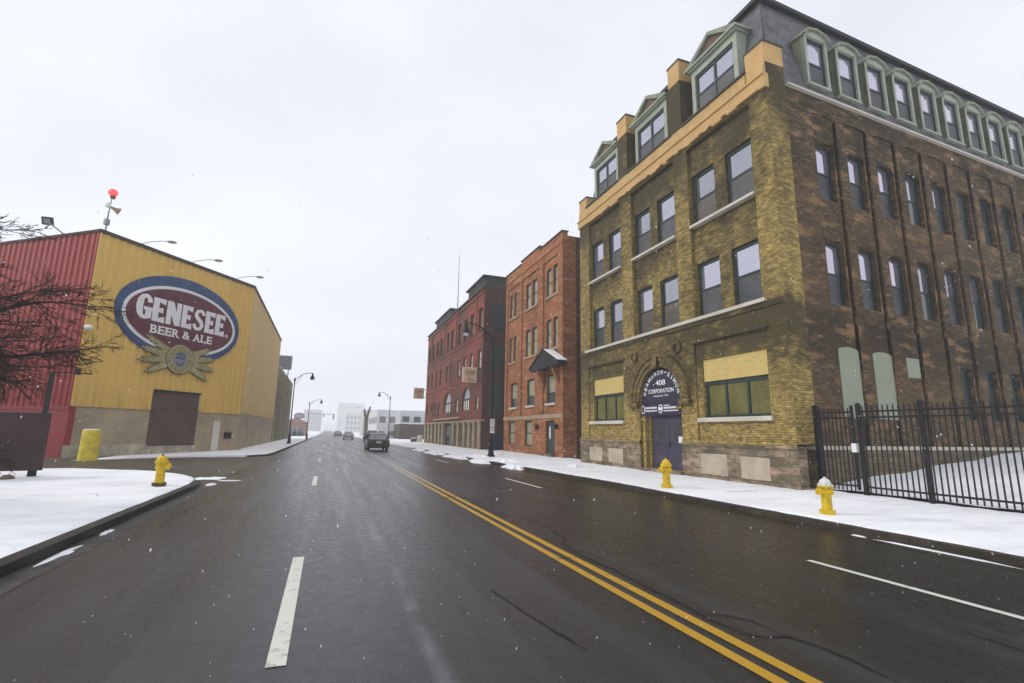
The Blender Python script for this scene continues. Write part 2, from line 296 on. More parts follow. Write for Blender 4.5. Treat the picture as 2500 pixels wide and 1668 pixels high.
# ---------------------------------------------------------------- mesh helpers
Z = Vector((0, 0, 1))
class Fr:
    """a wall's frame: u runs along the wall, z up, d outwards"""
    def __init__(s, o, u, n): s.o, s.u, s.n = Vector(o), Vector(u).normalized(), Vector(n).normalized()
    def p(s, u, z, d=0): return s.o + s.u*u + Z*z + s.n*d
WORLD = Fr((0, 0, 0), (1, 0, 0), (0, -1, 0))
class MB:
    def __init__(s): s.v, s.f = [], []
    def add(s, vs, fs):
        b = len(s.v); s.v += [Vector(x) for x in vs]; s.f += [tuple(i+b for i in f) for f in fs]; return s
    def poly(s, *ps): return s.add(ps, [tuple(range(len(ps)))])
    def hexa(s, p): return s.add(p, [(0, 3, 2, 1), (4, 5, 6, 7), (0, 1, 5, 4), (1, 2, 6, 5), (2, 3, 7, 6), (3, 0, 4, 7)])
    def box(s, a, b):
        x0, y0, z0 = a; x1, y1, z1 = b
        return s.hexa([(x0, y0, z0), (x1, y0, z0), (x1, y1, z0), (x0, y1, z0), (x0, y0, z1), (x1, y0, z1), (x1, y1, z1), (x0, y1, z1)])
    def fb(s, F, u0, u1, z0, z1, d0, d1):
        return s.hexa([F.p(u0, z0, d1), F.p(u1, z0, d1), F.p(u1, z0, d0), F.p(u0, z0, d0), F.p(u0, z1, d1), F.p(u1, z1, d1), F.p(u1, z1, d0), F.p(u0, z1, d0)])
    def prism(s, F, pts, d0, d1):
        n = len(pts); a = [F.p(u, z, d0) for u, z in pts] + [F.p(u, z, d1) for u, z in pts]
        return s.add(a, [tuple(range(n))[::-1], tuple(range(n, 2*n))] + [(i, (i+1) % n, n+(i+1) % n, n+i) for i in range(n)])
    def ring(s, F, outer, inner, d0, d1):
        n = len(outer)
        a = [F.p(*q, d1) for q in outer] + [F.p(*q, d1) for q in inner] + [F.p(*q, d0) for q in outer] + [F.p(*q, d0) for q in inner]
        fs = []
        for i in range(n):
            j = (i+1) % n
            fs += [(i, j, n+j, n+i), (2*n+i, 2*n+j, j, i), (3*n+i, n+i, n+j, 3*n+j)]
        return s.add(a, fs)
    def wall(s, F, u0, u1, z0, z1, holes=(), d=0, reveal=.15, sides=True):
        us = sorted({u0, u1, *[x for h in holes for x in h[:2]]}); zs = sorted({z0, z1, *[x for h in holes for x in h[2:4]]})
        us = [x for x in us if u0-1e-6 <= x <= u1+1e-6]; zs = [x for x in zs if z0-1e-6 <= x <= z1+1e-6]
        for i in range(len(us)-1):
            for j in range(len(zs)-1):
                cu, cz = (us[i]+us[i+1])/2, (zs[j]+zs[j+1])/2
                if any(h[0] < cu < h[1] and h[2] < cz < h[3] for h in holes): continue
                s.poly(F.p(us[i], zs[j], d), F.p(us[i+1], zs[j], d), F.p(us[i+1], zs[j+1], d), F.p(us[i], zs[j+1], d))
        if sides:
            for a, b, c, e in [h[:4] for h in holes]:
                for q in (((a, c), (a, e)), ((b, e), (b, c)), ((b, c), (a, c)), ((a, e), (b, e))):
                    s.poly(F.p(*q[0], d), F.p(*q[1], d), F.p(*q[1], d-reveal), F.p(*q[0], d-reveal))
        return s
    def arcfill(s, F, u0, u1, zs, zt, d, reveal, n=14):
        """masonry above an arched head: arc from (u0,zs) over to (u1,zs), filled up to zt"""
        rise = zt-zs-.002; w = (u1-u0)/2; uc = (u0+u1)/2
        pts = [(uc-w*math.cos(math.pi*i/n), zs+rise*math.sin(math.pi*i/n)) for i in range(n+1)]
        for i in range(n):
            a, b = pts[i], pts[i+1]
            s.poly(F.p(*a, d), F.p(*b, d), F.p(b[0], zt, d), F.p(a[0], zt, d))
            s.poly(F.p(*a, d), F.p(*b, d), F.p(*b, d-reveal), F.p(*a, d-reveal))
        return s
    def tube(s, pts, rs, n=8, cap=True):
        pts = [Vector(p) for p in pts]; rs = [rs]*len(pts) if isinstance(rs, (int, float)) else rs
        b = len(s.v); ref = None
        for i, p in enumerate(pts):
            t = (pts[min(i+1, len(pts)-1)] - pts[max(i-1, 0)]).normalized()
            if ref is None: ref = Vector((1, 0, 0)) if abs(t.x) < .8 else Vector((0, 1, 0))
            a = (ref - t*ref.dot(t)).normalized(); ref = a; c = t.cross(a)
            for k in range(n):
                th = 2*math.pi*k/n; s.v.append(p + (a*math.cos(th) + c*math.sin(th))*rs[i])
        for i in range(len(pts)-1):
            for k in range(n):
                s.f.append((b+i*n+k, b+i*n+(k+1) % n, b+(i+1)*n+(k+1) % n, b+(i+1)*n+k))
        if cap:
            s.f.append(tuple(b+k for k in range(n))[::-1]); s.f.append(tuple(b+(len(pts)-1)*n+k for k in range(n)))
        return s
    def lathe(s, c, prof, n=20, axis=None):
        c = Vector(c); ax = Vector(axis).normalized() if axis else Z
        q = Z.rotation_difference(ax); b = len(s.v)
        for r, h in prof:
            for k in range(n):
                th = 2*math.pi*k/n; s.v.append(c + q @ Vector((r*math.cos(th), r*math.sin(th), h)))
        for i in range(len(prof)-1):
            for k in range(n):
                s.f.append((b+i*n+k, b+i*n+(k+1) % n, b+(i+1)*n+(k+1) % n, b+(i+1)*n+k))
        s.f.append(tuple(b+k for k in range(n))[::-1]); s.f.append(tuple(b+(len(prof)-1)*n+k for k in range(n)))
        return s
    def blob(s, c, r, seed=0, n=8, m=6, jit=.2):
        R = random.Random(seed); c = Vector(c); r = Vector(r) if not isinstance(r, (int, float)) else Vector((r, r, r)); b = len(s.v)
        for i in range(m+1):
            ph = math.pi*i/m
            for k in range(n):
                th = 2*math.pi*k/n; j = 1 + R.uniform(-jit, jit)*(0 if i in (0, m) else 1)
                s.v.append(c + Vector((r.x*math.sin(ph)*math.cos(th)*j, r.y*math.sin(ph)*math.sin(th)*j, r.z*math.cos(ph)*j)))
        for i in range(m):
            for k in range(n): s.f.append((b+i*n+k, b+(i+1)*n+k, b+(i+1)*n+(k+1) % n, b+i*n+(k+1) % n))
        return s
    def build(s, name, mat, parent=None, smooth=False, org=None):
        base = Vector((0, 0, 0))
        if parent is not None:
            q = parent
            while q.parent: q = q.parent
            base = q.location.copy()
        elif org is not None: base = Vector(org)
        me = bpy.data.meshes.new(name)
        me.from_pydata([tuple(v-base) for v in s.v], [], s.f); me.update()
        uvl = me.uv_layers.new(name='UVMap')
        for poly in me.polygons:
            nrm = poly.normal
            if abs(nrm.z) < .75:
                t = Vector((-nrm.y, nrm.x, 0)).normalized()
                if t.x + t.y*.999 < 0: t = -t
                for li in poly.loop_indices:
                    p = s.v[me.loops[li].vertex_index]; uvl.data[li].uv = (p.dot(t), p.z)
            else:
                for li in poly.loop_indices:
                    p = s.v[me.loops[li].vertex_index]; uvl.data[li].uv = (p.x, p.y)
        if smooth:
            me.polygons.foreach_set('use_smooth', [True]*len(me.polygons))
            if hasattr(me, 'set_sharp_from_angle'): me.set_sharp_from_angle(angle=rad(40))
        me.materials.append(MT[mat])
        o = bpy.data.objects.new(name, me); C.objects.link(o)
        if parent is not None: o.parent = parent
        else: o.location = base
        return o
def thing(name, label, cat, loc=(0, 0, 0), rz=0, group=None):
    o = bpy.data.objects.new(name, None); C.objects.link(o); o.location = loc; o.rotation_euler = (0, 0, rz)
    o.empty_display_size = .3; return tag(o, label, cat, group)
def tag(o, label, cat, group=None):
    o['label'] = label; o['category'] = cat
    if group: o['group'] = group
    return o
def struct(o, kind='structure'): o['kind'] = kind; return o
def dup(root, loc, rz, label, group=None):
    r = root.copy(); C.objects.link(r); r.location = loc; r.rotation_euler = (0, 0, rz); r['label'] = label
    if group: r['group'] = group
    for ch in list(root.children):
        c = ch.copy(); C.objects.link(c); c.parent = r
        for g in ch.children:
            e = g.copy(); C.objects.link(e); e.parent = c
    return r
def text_geo(body, bold=0.0):
    cu = bpy.data.curves.new('lettering', 'FONT'); cu.body = body; cu.size = 1; cu.offset = bold; cu.resolution_u = 3; cu.fill_mode = 'FRONT'
    ob = bpy.data.objects.new('lettering', cu); C.objects.link(ob)
    dg = bpy.context.evaluated_depsgraph_get(); dg.update()
    me = bpy.data.meshes.new_from_object(ob.evaluated_get(dg))
    vs = [v.co.copy() for v in me.vertices]; fs = [tuple(p.vertices) for p in me.polygons]
    bpy.data.objects.remove(ob); bpy.data.curves.remove(cu); bpy.data.meshes.remove(me)
    xs = [v.x for v in vs]; ys = [v.y for v in vs]
    return [((v.x-min(xs))/(max(xs)-min(xs)), (v.y-min(ys))/(max(ys)-min(ys))) for v in vs], fs, (max(xs)-min(xs))/(max(ys)-min(ys))
def text_on(mb, F, body, ul, ur, z0, z1, d, bold=0.0):
    vs, fs, _ = text_geo(body, bold)
    return mb.add([F.p(ul+(ur-ul)*x, z0+(z1-z0)*y, d) for x, y in vs], fs)
def arc(cu, cz, ru, rz, a0, a1, n):
    return [(cu+ru*math.cos(rad(a0+(a1-a0)*i/n)), cz+rz*math.sin(rad(a0+(a1-a0)*i/n))) for i in range(n+1)]

# ---------------------------------------------------------------- ground, road, pavements
R = random.Random(4)
struct(MB().poly((-1500, -1500, -.06), (1500, -1500, -.06), (1500, 1500, -.06), (-1500, 1500, -.06)).build('ground', 'snow'))
LK = [(-3.19, -25), (-3.19, 16.3), (-3.19, 22), (-3.12, 28), (-3.1, 34), (-3.02, 38), (-2.8, 60), (-2.45, 110), (-2.2, 145), (-2, 200), (-2, 800)]
RK = [(8.8, -25), (8.8, 16), (8.55, 22), (8.2, 33), (7.5, 57), (7.2, 94), (7, 130), (6.2, 200), (6.2, 800)]
def along(L, y):
    for a, b in zip(L, L[1:]):
        if a[1] <= y <= b[1]: return a[0]+(b[0]-a[0])*(y-a[1])/(b[1]-a[1])
    return L[-1][0]
m = MB(); ys = sorted({p[1] for p in LK+RK})
for a, b in zip(ys, ys[1:]): m.poly((along(LK, a), a, .004), (along(RK, a), a, .004), (along(RK, b), b, .004), (along(LK, b), b, .004))
struct(m.build('road', 'road'))
struct(MB().poly((-40, 14, 0), (-3.12, 14, 0), (-3.05, 36.5, 0), (-40, 36.5, 0)).build('driveway', 'drive'))
def snow_grid(name, xl, xr, y0, y1, nx, ny, z, mat='snow', amp=.012, edge='r', pw=1.0):
    """rolled-out snow between two edges that are functions of y"""
    m = MB(); g = random.Random(name+str(y0)); rows = []
    for j in range(ny+1):
        y = y0+(y1-y0)*j/ny
        for i in range(nx+1):
            t = (i/nx)**pw if edge == 'l' else 1-(1-i/nx)**pw
            x = xl(y)+(xr(y)-xl(y))*t
            e = min(abs(x-xr(y)), 9 if edge != 'l' else abs(x-xl(y)))
            e2 = abs(x-xl(y)) if edge == 'l' else abs(x-xr(y))
            zz = z(x, y) if callable(z) else z
            zz += g.uniform(-amp, amp)*(1 if e2 > .05 else 0) - .03*math.exp(-e2/.06)
            if e2 < .01: x += g.uniform(-.035, .035)
            m.v.append(Vector((x, y, zz)))
    for j in range(ny):
        for i in range(nx):
            k = j*(nx+1)+i; m.f.append((k, k+1, k+nx+2, k+nx+1))
    # skirt down to the road on the kerb side
    b = len(m.v); ec = 0 if edge == 'l' else nx
    for j in range(ny+1): p = m.v[j*(nx+1)+ec]; m.v.append(Vector((p.x, p.y, p.z-.14)))
    for j in range(ny): m.f.append((j*(nx+1)+ec, (j+1)*(nx+1)+ec, b+j+1, b+j))
    return struct(m.build(name, mat, smooth=True))
kr = lambda y: along(RK, y)
lot_z = lambda x, y: .15+max(0, min(1.3, (x-13.4)*.098))*max(0, min(1, (13.6-y)/2))+.03*math.sin(x*1.7+y)*max(0, min(1, (x-14)/3))
snow_grid('pavement', lambda y: kr(y)+.16, lambda y: 14.0, -12, 11.3, 18, 70, .15, edge='l', pw=1.6)
snow_grid('pavement', lambda y: kr(y)+.14+.05*math.sin(y), lambda y: 14.6, 11.3, 46, 14, 90, .15, edge='l', pw=1.6)
snow_grid('pavement', lambda y: kr(y)-.1+.25*math.sin(y*.45)*math.sin(y*.17), lambda y: 30, 46, 200, 10, 90, .14, edge='l', pw=2)
struct(MB().poly((6.3, 200, .13), (120, 200, .13), (120, 800, .13), (6.3, 800, .13)).build('pavement', 'snow'))
snow_grid('yard_snow', lambda y: 14.0, lambda y: 46, -14, 11.3+2.2, 40, 40, lambda x, y: lot_z(x, y)-.002, 'snow_lot', .02, 'r')
VE = [(-3.34, -25), (-3.34, 16.2), (-3.5, 17.3), (-3.85, 18.6), (-4.6, 20), (-5.4, 21), (-6.6, 21.8), (-8.3, 22.3), (-13, 22.6)]
def ve(y):
    return along(VE, y)
snow_grid('verge_snow', lambda y: -34, lambda y: ve(min(y, 22.59)), -14, 22.5, 26, 110, lambda x, y: .15+.02*math.sin(x*.9)*math.cos(y*.7), edge='r', pw=2.2)
NE = [(-12.95, 29.3), (-10.6, 30.4), (-9, 32.0), (-6.9, 33.3), (-4.1, 33.5)]
m = MB()
for (a, za), (b, zb), (c_, zc), (e, ze) in zip([((-12.95, 29.3), -.04), ((-10.6, 30.4), 0.02), ((-9, 32.0), .06), ((-6.9, 33.3), .10)], [((-10.6, 30.4), .02), ((-9, 32.0), .06), ((-6.9, 33.3), .10), ((-4.1, 33.5), .10)], [((-13.5, 31.3), -.12), ((-12.3, 33.2), -.06), ((-11, 35), 0), ((-9, 37.7), .05)], [((-12.3, 33.2), -.06), ((-11, 35), 0), ((-9, 37.7), .05), ((-5.5, 42.4), .1)]):
    m.poly((*a, za), (*b, zb), (*e, ze), (*c_, zc)); m.poly((*a, za), (*b, zb), (*b, -.05), (*a, -.05))
struct(m.build('pavement', 'snow'))
NE = [(-5.5, 42.4), (-4.1, 33.5)]
m = MB(); top = [(x, y, .10) for x, y in NE+[(-3.25, 35), (-3.14, 38), (-2.92, 60), (-2.57, 110), (-2.3, 145), (-2.1, 200), (-2.1, 800), (-80, 800), (-80, 70)]]
m.poly(*top)
for a, b in zip(top, top[1:]): m.poly(a, b, (b[0], b[1], 0), (a[0], a[1], 0))
struct(m.build('pavement', 'snow'))
def kerb(name, line, w, z, mat):
    m = MB()
    for a, b in zip(line, line[1:]):
        m.hexa([(a[0], a[1], -.02), (a[0]+w, a[1], -.02), (b[0]+w, b[1], -.02), (b[0], b[1], -.02), (a[0], a[1], z), (a[0]+w, a[1], z), (b[0]+w, b[1], z), (b[0], b[1], z)])
    struct(m.build(name, mat))
kerb('kerb', [p for p in RK if p[1] < 60], .19, .125, 'kerb')
kerb('kerb', [(-3.19, -25), (-3.19, 16.2), (-3.3, 17.2)], -.2, .135, 'kerb_black')
kerb('kerb', [(-4.1, 33.4), (-3.2, 34.8), (-3.02, 38), (-2.8, 60), (-2.45, 110)], -.16, .10, 'kerb')
# snow left in the gutters and on the lanes
def patch(cx, cy, lx, ly, seed, z=.012, h=.012, mat='snow_dirty'):
    g = random.Random(seed); n = 22; m = MB(); ring = []
    for i in range(n):
        t = 2*math.pi*i/n; r = 1+g.uniform(-.35, .35)
        ring.append((cx+lx*r*math.cos(t), cy+ly*r*math.sin(t), z-.006))
    inn = [(cx+(p[0]-cx)*.55, cy+(p[1]-cy)*.6, z+h) for p in ring]
    m.v = [Vector(p) for p in ring+inn]; m.f = [(i, (i+1) % n, n+(i+1) % n, n+i) for i in range(n)]+[tuple(range(n, 2*n))]
    struct(m.build('snow_patch', mat, smooth=True))
for i, (x, y, lx, ly) in enumerate([(8.70, 5.2, .03, .8), (8.70, 6.35, .03, .12), 
        (-3.08, 8.4, .06, .5), (-3.1, 9.9, .05, .25), (-3.05, 17.3, .16, .35), (-3.5, 19.3, .45, .5), (-2.75, 18.4, .3, .12)]):
    patch(x, y, lx, ly, i)
for i, (x, y, lx, ly) in enumerate([(8.55, 22.5, .5, 1.2), (8.35, 27.5, .62, 2.0), (8.2, 32.4, .6, 2.4), (7.95, 38.5, .6, 3), (7.8, 44, .5, 2.2)]): patch(x, y, lx, ly, 60+i, .012, .15, 'snow')
for i, (x, y, lx, ly) in enumerate([(10.9, 21.2, .5, .35), (11.2, 33.4, .5, .35), (9.2, 26, .6, 1.2), (9.3, 31, .5, 1.4)]): patch(x, y, lx, ly, 40+i, .15, .13, 'snow')

MT['gutter_grey'] = plain('grey concrete gutter', (.060, .056, .048), .55, .3, var=.45, scale=3); MT['gutter_brown'] = plain('silty gutter', (.040, .031, .018), .5, .3, var=.5, scale=2.5)
def gutter(side, x0, x1, y0, y1, mat, seed):
    g = random.Random(seed); m = MB(); n = int((y1-y0)/.35); P = []
    for i in range(n+1): P.append((y0+(y1-y0)*i/n, x1+g.uniform(-.05, .05)))
    for a, b in zip(P, P[1:]): m.poly((x0, a[0], .0065), (a[1], a[0], .0065), (b[1], b[0], .0065), (x0, b[0], .0065))
    struct(m.build('gutter', mat))
gutter(0, -3.19, -2.86, -12, 16.3, 'gutter_grey', 5); gutter(1, 8.8, 8.42, -12, 16, 'gutter_brown', 6)
# road markings
def strips(name, mat, quads, z=.009):
    m = MB()
    for x0, x1, y0, y1 in quads: m.poly((x0, y0, z), (x1, y0, z), (x1, y1, z), (x0, y1, z))
    return struct(m.build(name, mat))
strips('lane_marking', 'line_white', [(-.27, -.135, y, y+3.25) for y in (-8, 4.17, 16.4, 28.4, 40.6, 52.8)])
strips('lane_marking', 'line_white', [(6.27, 6.37, y, y+3.3) for y in (-9.6, 2.05, 14.45, 26.8)])
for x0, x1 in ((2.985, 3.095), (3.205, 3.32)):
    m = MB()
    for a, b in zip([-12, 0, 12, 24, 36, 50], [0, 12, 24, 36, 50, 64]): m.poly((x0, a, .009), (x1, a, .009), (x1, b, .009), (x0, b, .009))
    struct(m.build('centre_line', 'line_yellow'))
def tar(pts, w, seed):
    g = random.Random(seed); m = MB(); P = [Vector((x, y, 0)) for x, y in pts]; Q = []
    for a, b in zip(P, P[1:]):
        n = max(2, int((b-a).length/.12))
        for i in range(n): Q.append(a+(b-a)*i/n+Vector((g.uniform(-.012, .012), g.uniform(-.01, .01), 0)))
    Q.append(P[-1]); L = []
    for i, p in enumerate(Q):
        t = (Q[min(i+1, len(Q)-1)]-Q[max(i-1, 0)]).normalized(); s = Vector((-t.y, t.x, 0))*(w*.5*g.uniform(.55, 1.25)*min(1, .25+min(i, len(Q)-1-i)/4))
        L.append((p-s+Z*.0125, p+s+Z*.0125))
    for a, b in zip(L, L[1:]): m.poly(a[0], a[1], b[1], b[0])
    struct(m.build('road_crack', 'tar'))
for i, (pts, w_) in enumerate([([(1.78, 5.44), (1.84, 4.89), (1.91, 4.39), (2.01, 3.86), (2.03, 3.7)], .028),
        ([(3.5, 10.6), (3.57, 10.15), (3.84, 9.43), (3.84, 8.48), (3.78, 8.01), (3.69, 7.52), (3.53, 7.25), (3.44, 6.37), (3.48, 5.68), (3.45, 4.83), (3.44, 4.18), (3.42, 3.93), (3.47, 3.61), (3.58, 3.5), (3.77, 3.46), (3.86, 3.09), (3.83, 2.62)], .032),
        ([(3.45, 4.12), (3.62, 4.01), (3.76, 3.82), (3.77, 3.46)], .03), ([(2.84, 6.4), (3.09, 6.38), (3.43, 6.4)], .03), ([(5.39, 3.31), (5.37, 2.98), (5.34, 2.3)], .022),
        ([(2.73, 12.5), (3.27, 13.1), (3.62, 12.43), (4.29, 12.55)], .05), ([(4.8, 15.46), (5.36, 15.29)], .05), ([(-1.4, 14.6), (-1.0, 14.7)], .05)]): tar(pts, w_, i)

# ---------------------------------------------------------------- corner building, yellow brick front, sooty brick side
FX = 13.2
F = Fr((FX, 0, 0), (0, 1, 0), (-1, 0, 0))
SA = rad(2.48)
S = Fr((14.05, 11.24, 0), (math.cos(SA), math.sin(SA), 0), (math.sin(SA), -math.cos(SA), 0))
cb = thing('brick_building', 'big yellow brick building on the right with green mansard dormers and a purple double door', 'building', (FX, 18, 0))
BAYS = [(12.02, 15.33), (16.2, 19.45), (20.4, 23.67)]
WIN = [(12.2, 13.42), (14.02, 15.24), (16.4, 17.6), (18.16, 19.36), (20.58, 21.76), (22.36, 23.54)]
U0, U1 = 11.22, 24.72
AC, AR = 17.75, 1.40                               # entrance arch
# ground storey pieces
gw = [(12.12, 15.12, 2.33, 4.5), (20.55, 23.42, 2.33, 4.5)]
m = MB(); m.wall(F, U0, U1, 1.45, 6.05, [(11.95, 15.45, 1.47, 5.17), (20.36, 23.85, 1.47, 5.17), (AC-AR, AC+AR, 1.45, 4.52)], 0, .07)
m.arcfill(F, AC-AR, AC+AR, 3.1, 4.52, 0, .35)
for a, b in ((11.95, 15.45), (20.36, 23.85)):
    h = gw[0] if a < 16 else gw[1]
    m.wall(F, a, b, 1.47, 5.17, [h], -.07, .22)
m.fb(F, U0, AC-AR, 1.38, 1.5, -.03, .045); m.fb(F, AC+AR, U1, 1.38, 1.5, -.03, .045)
m.build('wall', 'yellow_brick_pier', cb)
# upper front: piers proud, window bays set back
m = MB(); m.wall(F, U0, U1, 6.05, 13.48, [(a, b, 6.06, 13.36) for a, b in BAYS], 0, .16)
m.build('pier', 'yellow_brick_pier', cb)
m = MB()
for k, (a, b) in enumerate(BAYS):
    hs_ = [(x0, x1, z0, z1) for x0, x1 in WIN[2*k:2*k+2] for z0, z1 in ((6.16, 8.36), (9.98, 12.14))]
    m.wall(F, a, b, 6.06, 13.36, hs_, -.16, .16)
m.build('wall', 'yellow_brick', cb)
# return of the face brick round the corner
m = MB(); RS = Fr((FX, 11.22, 0), (1, 0, 0), (0, -1, 0))
m.wall(RS, 0, .86, 1.45, 13.95, [], 0)
m.poly(RS.p(.86, 1.45, 0), RS.p(.86, 1.45, -.2), RS.p(.86, 13.95, -.2), RS.p(.86, 13.95, 0))
m.build('pier', 'yellow_brick_pier', cb)
m = MB(); g = random.Random(8)
m.fb(F, U0-.06, AC-AR, -.1, 1.38, -.3, .06); m.fb(F, U0-.08, AC-AR, 1.28, 1.385, -.3, .10)
m.build('stone_base', 'stone', cb)
m = MB(); m.fb(F, AC+AR, U1+.02, -.1, 1.38, -.3, .06); m.fb(F, AC+AR, U1+.04, 1.28, 1.385, -.3, .10)
m.build('stone_base', 'stone', cb)
for a, b, z0, z1 in ((22.42, 23.7, .34, 1.0), (20.53, 21.82, .34, 1.0), (14.0, 15.3, .30, 1.03), (12.2, 13.38, .30, 1.0)):
    MB().fb(F, a, b, z0, z1, .02, .068).build('blocked_cellar_window', 'pale_stone', cb)
# sills
m = MB(); m.fb(F, 11.88, 24.0, 6.03, 6.15, -.1, .13); m.build('string_course', 'sill', cb)
for a, b in BAYS: MB().fb(F, a+.02, b-.02, 9.87, 9.97, -.2, .07).build('sill', 'sill', cb)
for a, b in ((11.98, 15.35), (20.44, 23.72)): MB().fb(F, a, b, 2.17, 2.32, -.2, .09).build('sill', 'sill', cb)
def sash(F, u0, u1, z0, z1, d, bld, frame='frame_green', upper='glass_sky', lower='screen', sill=None, fw_=.075, mull=(), rail=.5, arch=0):
    m = MB(); zt = z1
    m.fb(F, u0, u0+fw_, z0, z1, d-.1, d); m.fb(F, u1-fw_, u1, z0, z1, d-.1, d)
    m.fb(F, u0+fw_, u1-fw_, z0, z0+fw_, d-.1, d-.003); m.fb(F, u0+fw_, u1-fw_, z1-fw_*1.4, z1, d-.1, d-.003)
    zm = z0+(z1-z0)*rail
    if rail: m.fb(F, u0+fw_, u1-fw_, zm-.035, zm+.035, d-.1, d-.012)
    for q in mull: m.fb(F, q-.045, q+.045, z0+fw_, z1-fw_, d-.1, d-.006)
    w_ = m.build('window', frame, bld)
    cells = [u0+fw_]+[x for q in mull for x in (q-.045, q+.045)]+[u1-fw_]
    a, b = MB(), MB()
    for i in range(0, len(cells), 2):
        if rail: b.fb(F, cells[i], cells[i+1], z0+fw_, zm-.03, d-.09, d-.04)
        a.fb(F, cells[i], cells[i+1], (zm if rail else z0+fw_), z1-fw_, d-.09, d-.055)
    a.build('pane', upper, w_)
    if rail: b.build('insect_screen' if lower == 'screen' else 'pane', lower, w_)
    if sill: MB().fb(F, u0-.06, u1+.06, z0-.12, z0, d-.1, d+.2).build('sill', sill, w_)
    return w_
GR = random.Random(12); UP = ['glass_sky', 'glass_sky', 'glass_sky2', 'glass_sky3']; LO = ['screen', 'screen', 'screen2', 'screen3']
for x0, x1 in WIN:
    for z0, z1 in ((6.16, 8.36), (9.98, 12.14)): sash(F, x0, x1, z0, z1, -.25, cb, upper=GR.choice(UP), lower=GR.choice(LO))
# shop-like ground windows with a blanked yellow panel above
for k, (a, b, z0, z1) in enumerate(gw):
    MB().fb(F, a, b, 3.67, z1, -.3, -.125).build('blanking_panel', 'yellow_board', cb)
    n = 3; sash(F, a, b, z0, 3.66, -.19, cb, upper='glass_olive', rail=0, mull=[a+(b-a)*i/n for i in range(1, n)], fw_=.09)
# relieving arch mouldings, impost blocks, roundels
m = MB()
for r0, r1, d1 in ((AR+.02, AR+.22, .05), (AR+.22, AR+.44, .10), (AR+.44, AR+.58, .15)):
    o_ = arc(AC, 3.1, r1, r1*1.03, 0, 180, 26); i_ = arc(AC, 3.1, r0, r0*1.02, 0, 180, 26)
    m.ring(F, o_+i_[::-1][:0]+[], i_, -.02, d1) if 0 else None
    for a, b, c_, e in zip(o_, o_[1:], i_, i_[1:]):
        m.hexa([F.p(*c_, -.02), F.p(*a, -.02), F.p(*b, -.02), F.p(*e, -.02), F.p(*c_, d1), F.p(*a, d1), F.p(*b, d1), F.p(*e, d1)])
m.build('arch_moulding', 'yellow_brick', cb)
for s in (-1, 1):
    m = MB(); m.fb(F, AC+s*(AR+.02), AC+s*(AR+.66), 2.86, 3.08, -.02, .18); m.fb(F, AC+s*(AR-.25), AC+s*(AR+.10), 2.72, 2.86, -.3, .06); m.build('impost', 'yellow_brick', cb)
MB().fb(F, AC-.14, AC+.14, 4.56, 4.98, .0, .2).build('keystone', 'yellow_brick', cb)
for u in (19.47, 16.43):
    m = MB(); o_ = arc(u, 5.2, .26, .26, 0, 360, 20)[:-1]; i_ = arc(u, 5.2, .17, .17, 0, 360, 20)[:-1]
    m.ring(F, o_, i_, -.02, .09); m.prism(F, i_, -.02, .02); m.build('roundel', 'yellow_brick_pier', cb)
m = MB()
for a, b in ((11.95, 15.45), (20.36, 23.85)): m.fb(F, a-.05, b+.05, 5.17, 5.27, -.02, .06)
m.fb(F, U0, U1, 5.85, 6.03, -.02, .05)
m.build('string_course', 'yellow_brick', cb)
# entrance: jambs, purple door pair, purple tympanum and banner board
m = MB(); m.wall(F, AC-AR, AC+AR, 0, 2.72, [(16.42, 18.66, .0, 2.5)], -.18, .3)
m.fb(F, 18.78, 18.98, .2, 2.5, -.2, .0); m.fb(F, 18.74, 19.02, 2.28, 2.42, -.2, .04)
for q in (AC+AR-.008, AC-AR+.008): m.poly(F.p(q, 0, .0), F.p(q, 3.1, 0), F.p(q, 3.1, -.2), F.p(q, 0, -.2))
m.build('door_surround', 'yellow_brick_pier', cb)
MB().fb(F, 16.3, 19.15, .0, .28, -.5, .22).build('doorstep', 'stone', cb)
dr = MB(); 
for a, b in ((16.44, 17.53), (17.55, 18.64)): dr.fb(F, a, b, .28, 2.48, -.34, -.28)
for a, b in ((16.44, 17.53), (17.55, 18.64)):
    for z0, z1 in ((.4, .95), (1.05, 1.25)): dr.fb(F, a+.15, b-.15, z0, z1, -.285, -.262)
dr = dr.build('door', 'purple', cb)
for a, b in ((16.74, 17.2), (17.86, 18.32)):
    m = MB(); m.fb(F, a, b, 1.42, 2.2, -.29, -.272); m.build('pane', 'glass_dark', dr)
    m = MB(); m.fb(F, (a+b)/2-.02, (a+b)/2+.02, 1.4, 2.22, -.28, -.26)
    for z in (1.62, 1.82, 2.0): m.fb(F, a, b, z-.015, z+.015, -.279, -.261)
    m.build('glazing_bar', 'purple', dr)
MB().fb(F, 16.66, 16.92, 1.36, 1.62, -.27, -.255).build('notice', 'white_letter', dr)
m = MB(); m.tube([F.p(17.42, 1.2, -.22), F.p(17.42, 1.4, -.22)], .02); m.build('handle', 'black_metal', dr)
ty = MB(); ty.prism(F, [(AC+1.36, 3.02)]+arc(AC, 3.1, 1.36, 1.34, 0, 180, 26)+[(AC-1.36, 3.02)], -.24, -.1)
ty.fb(F, AC-1.38, AC+1.38, 2.48, 3.0, -.22, -.04)
ty = ty.build('name_board', 'purple_dark', cb)
m = MB()
s_ = 'GERMANOW-SIMON'; rr = 1.10
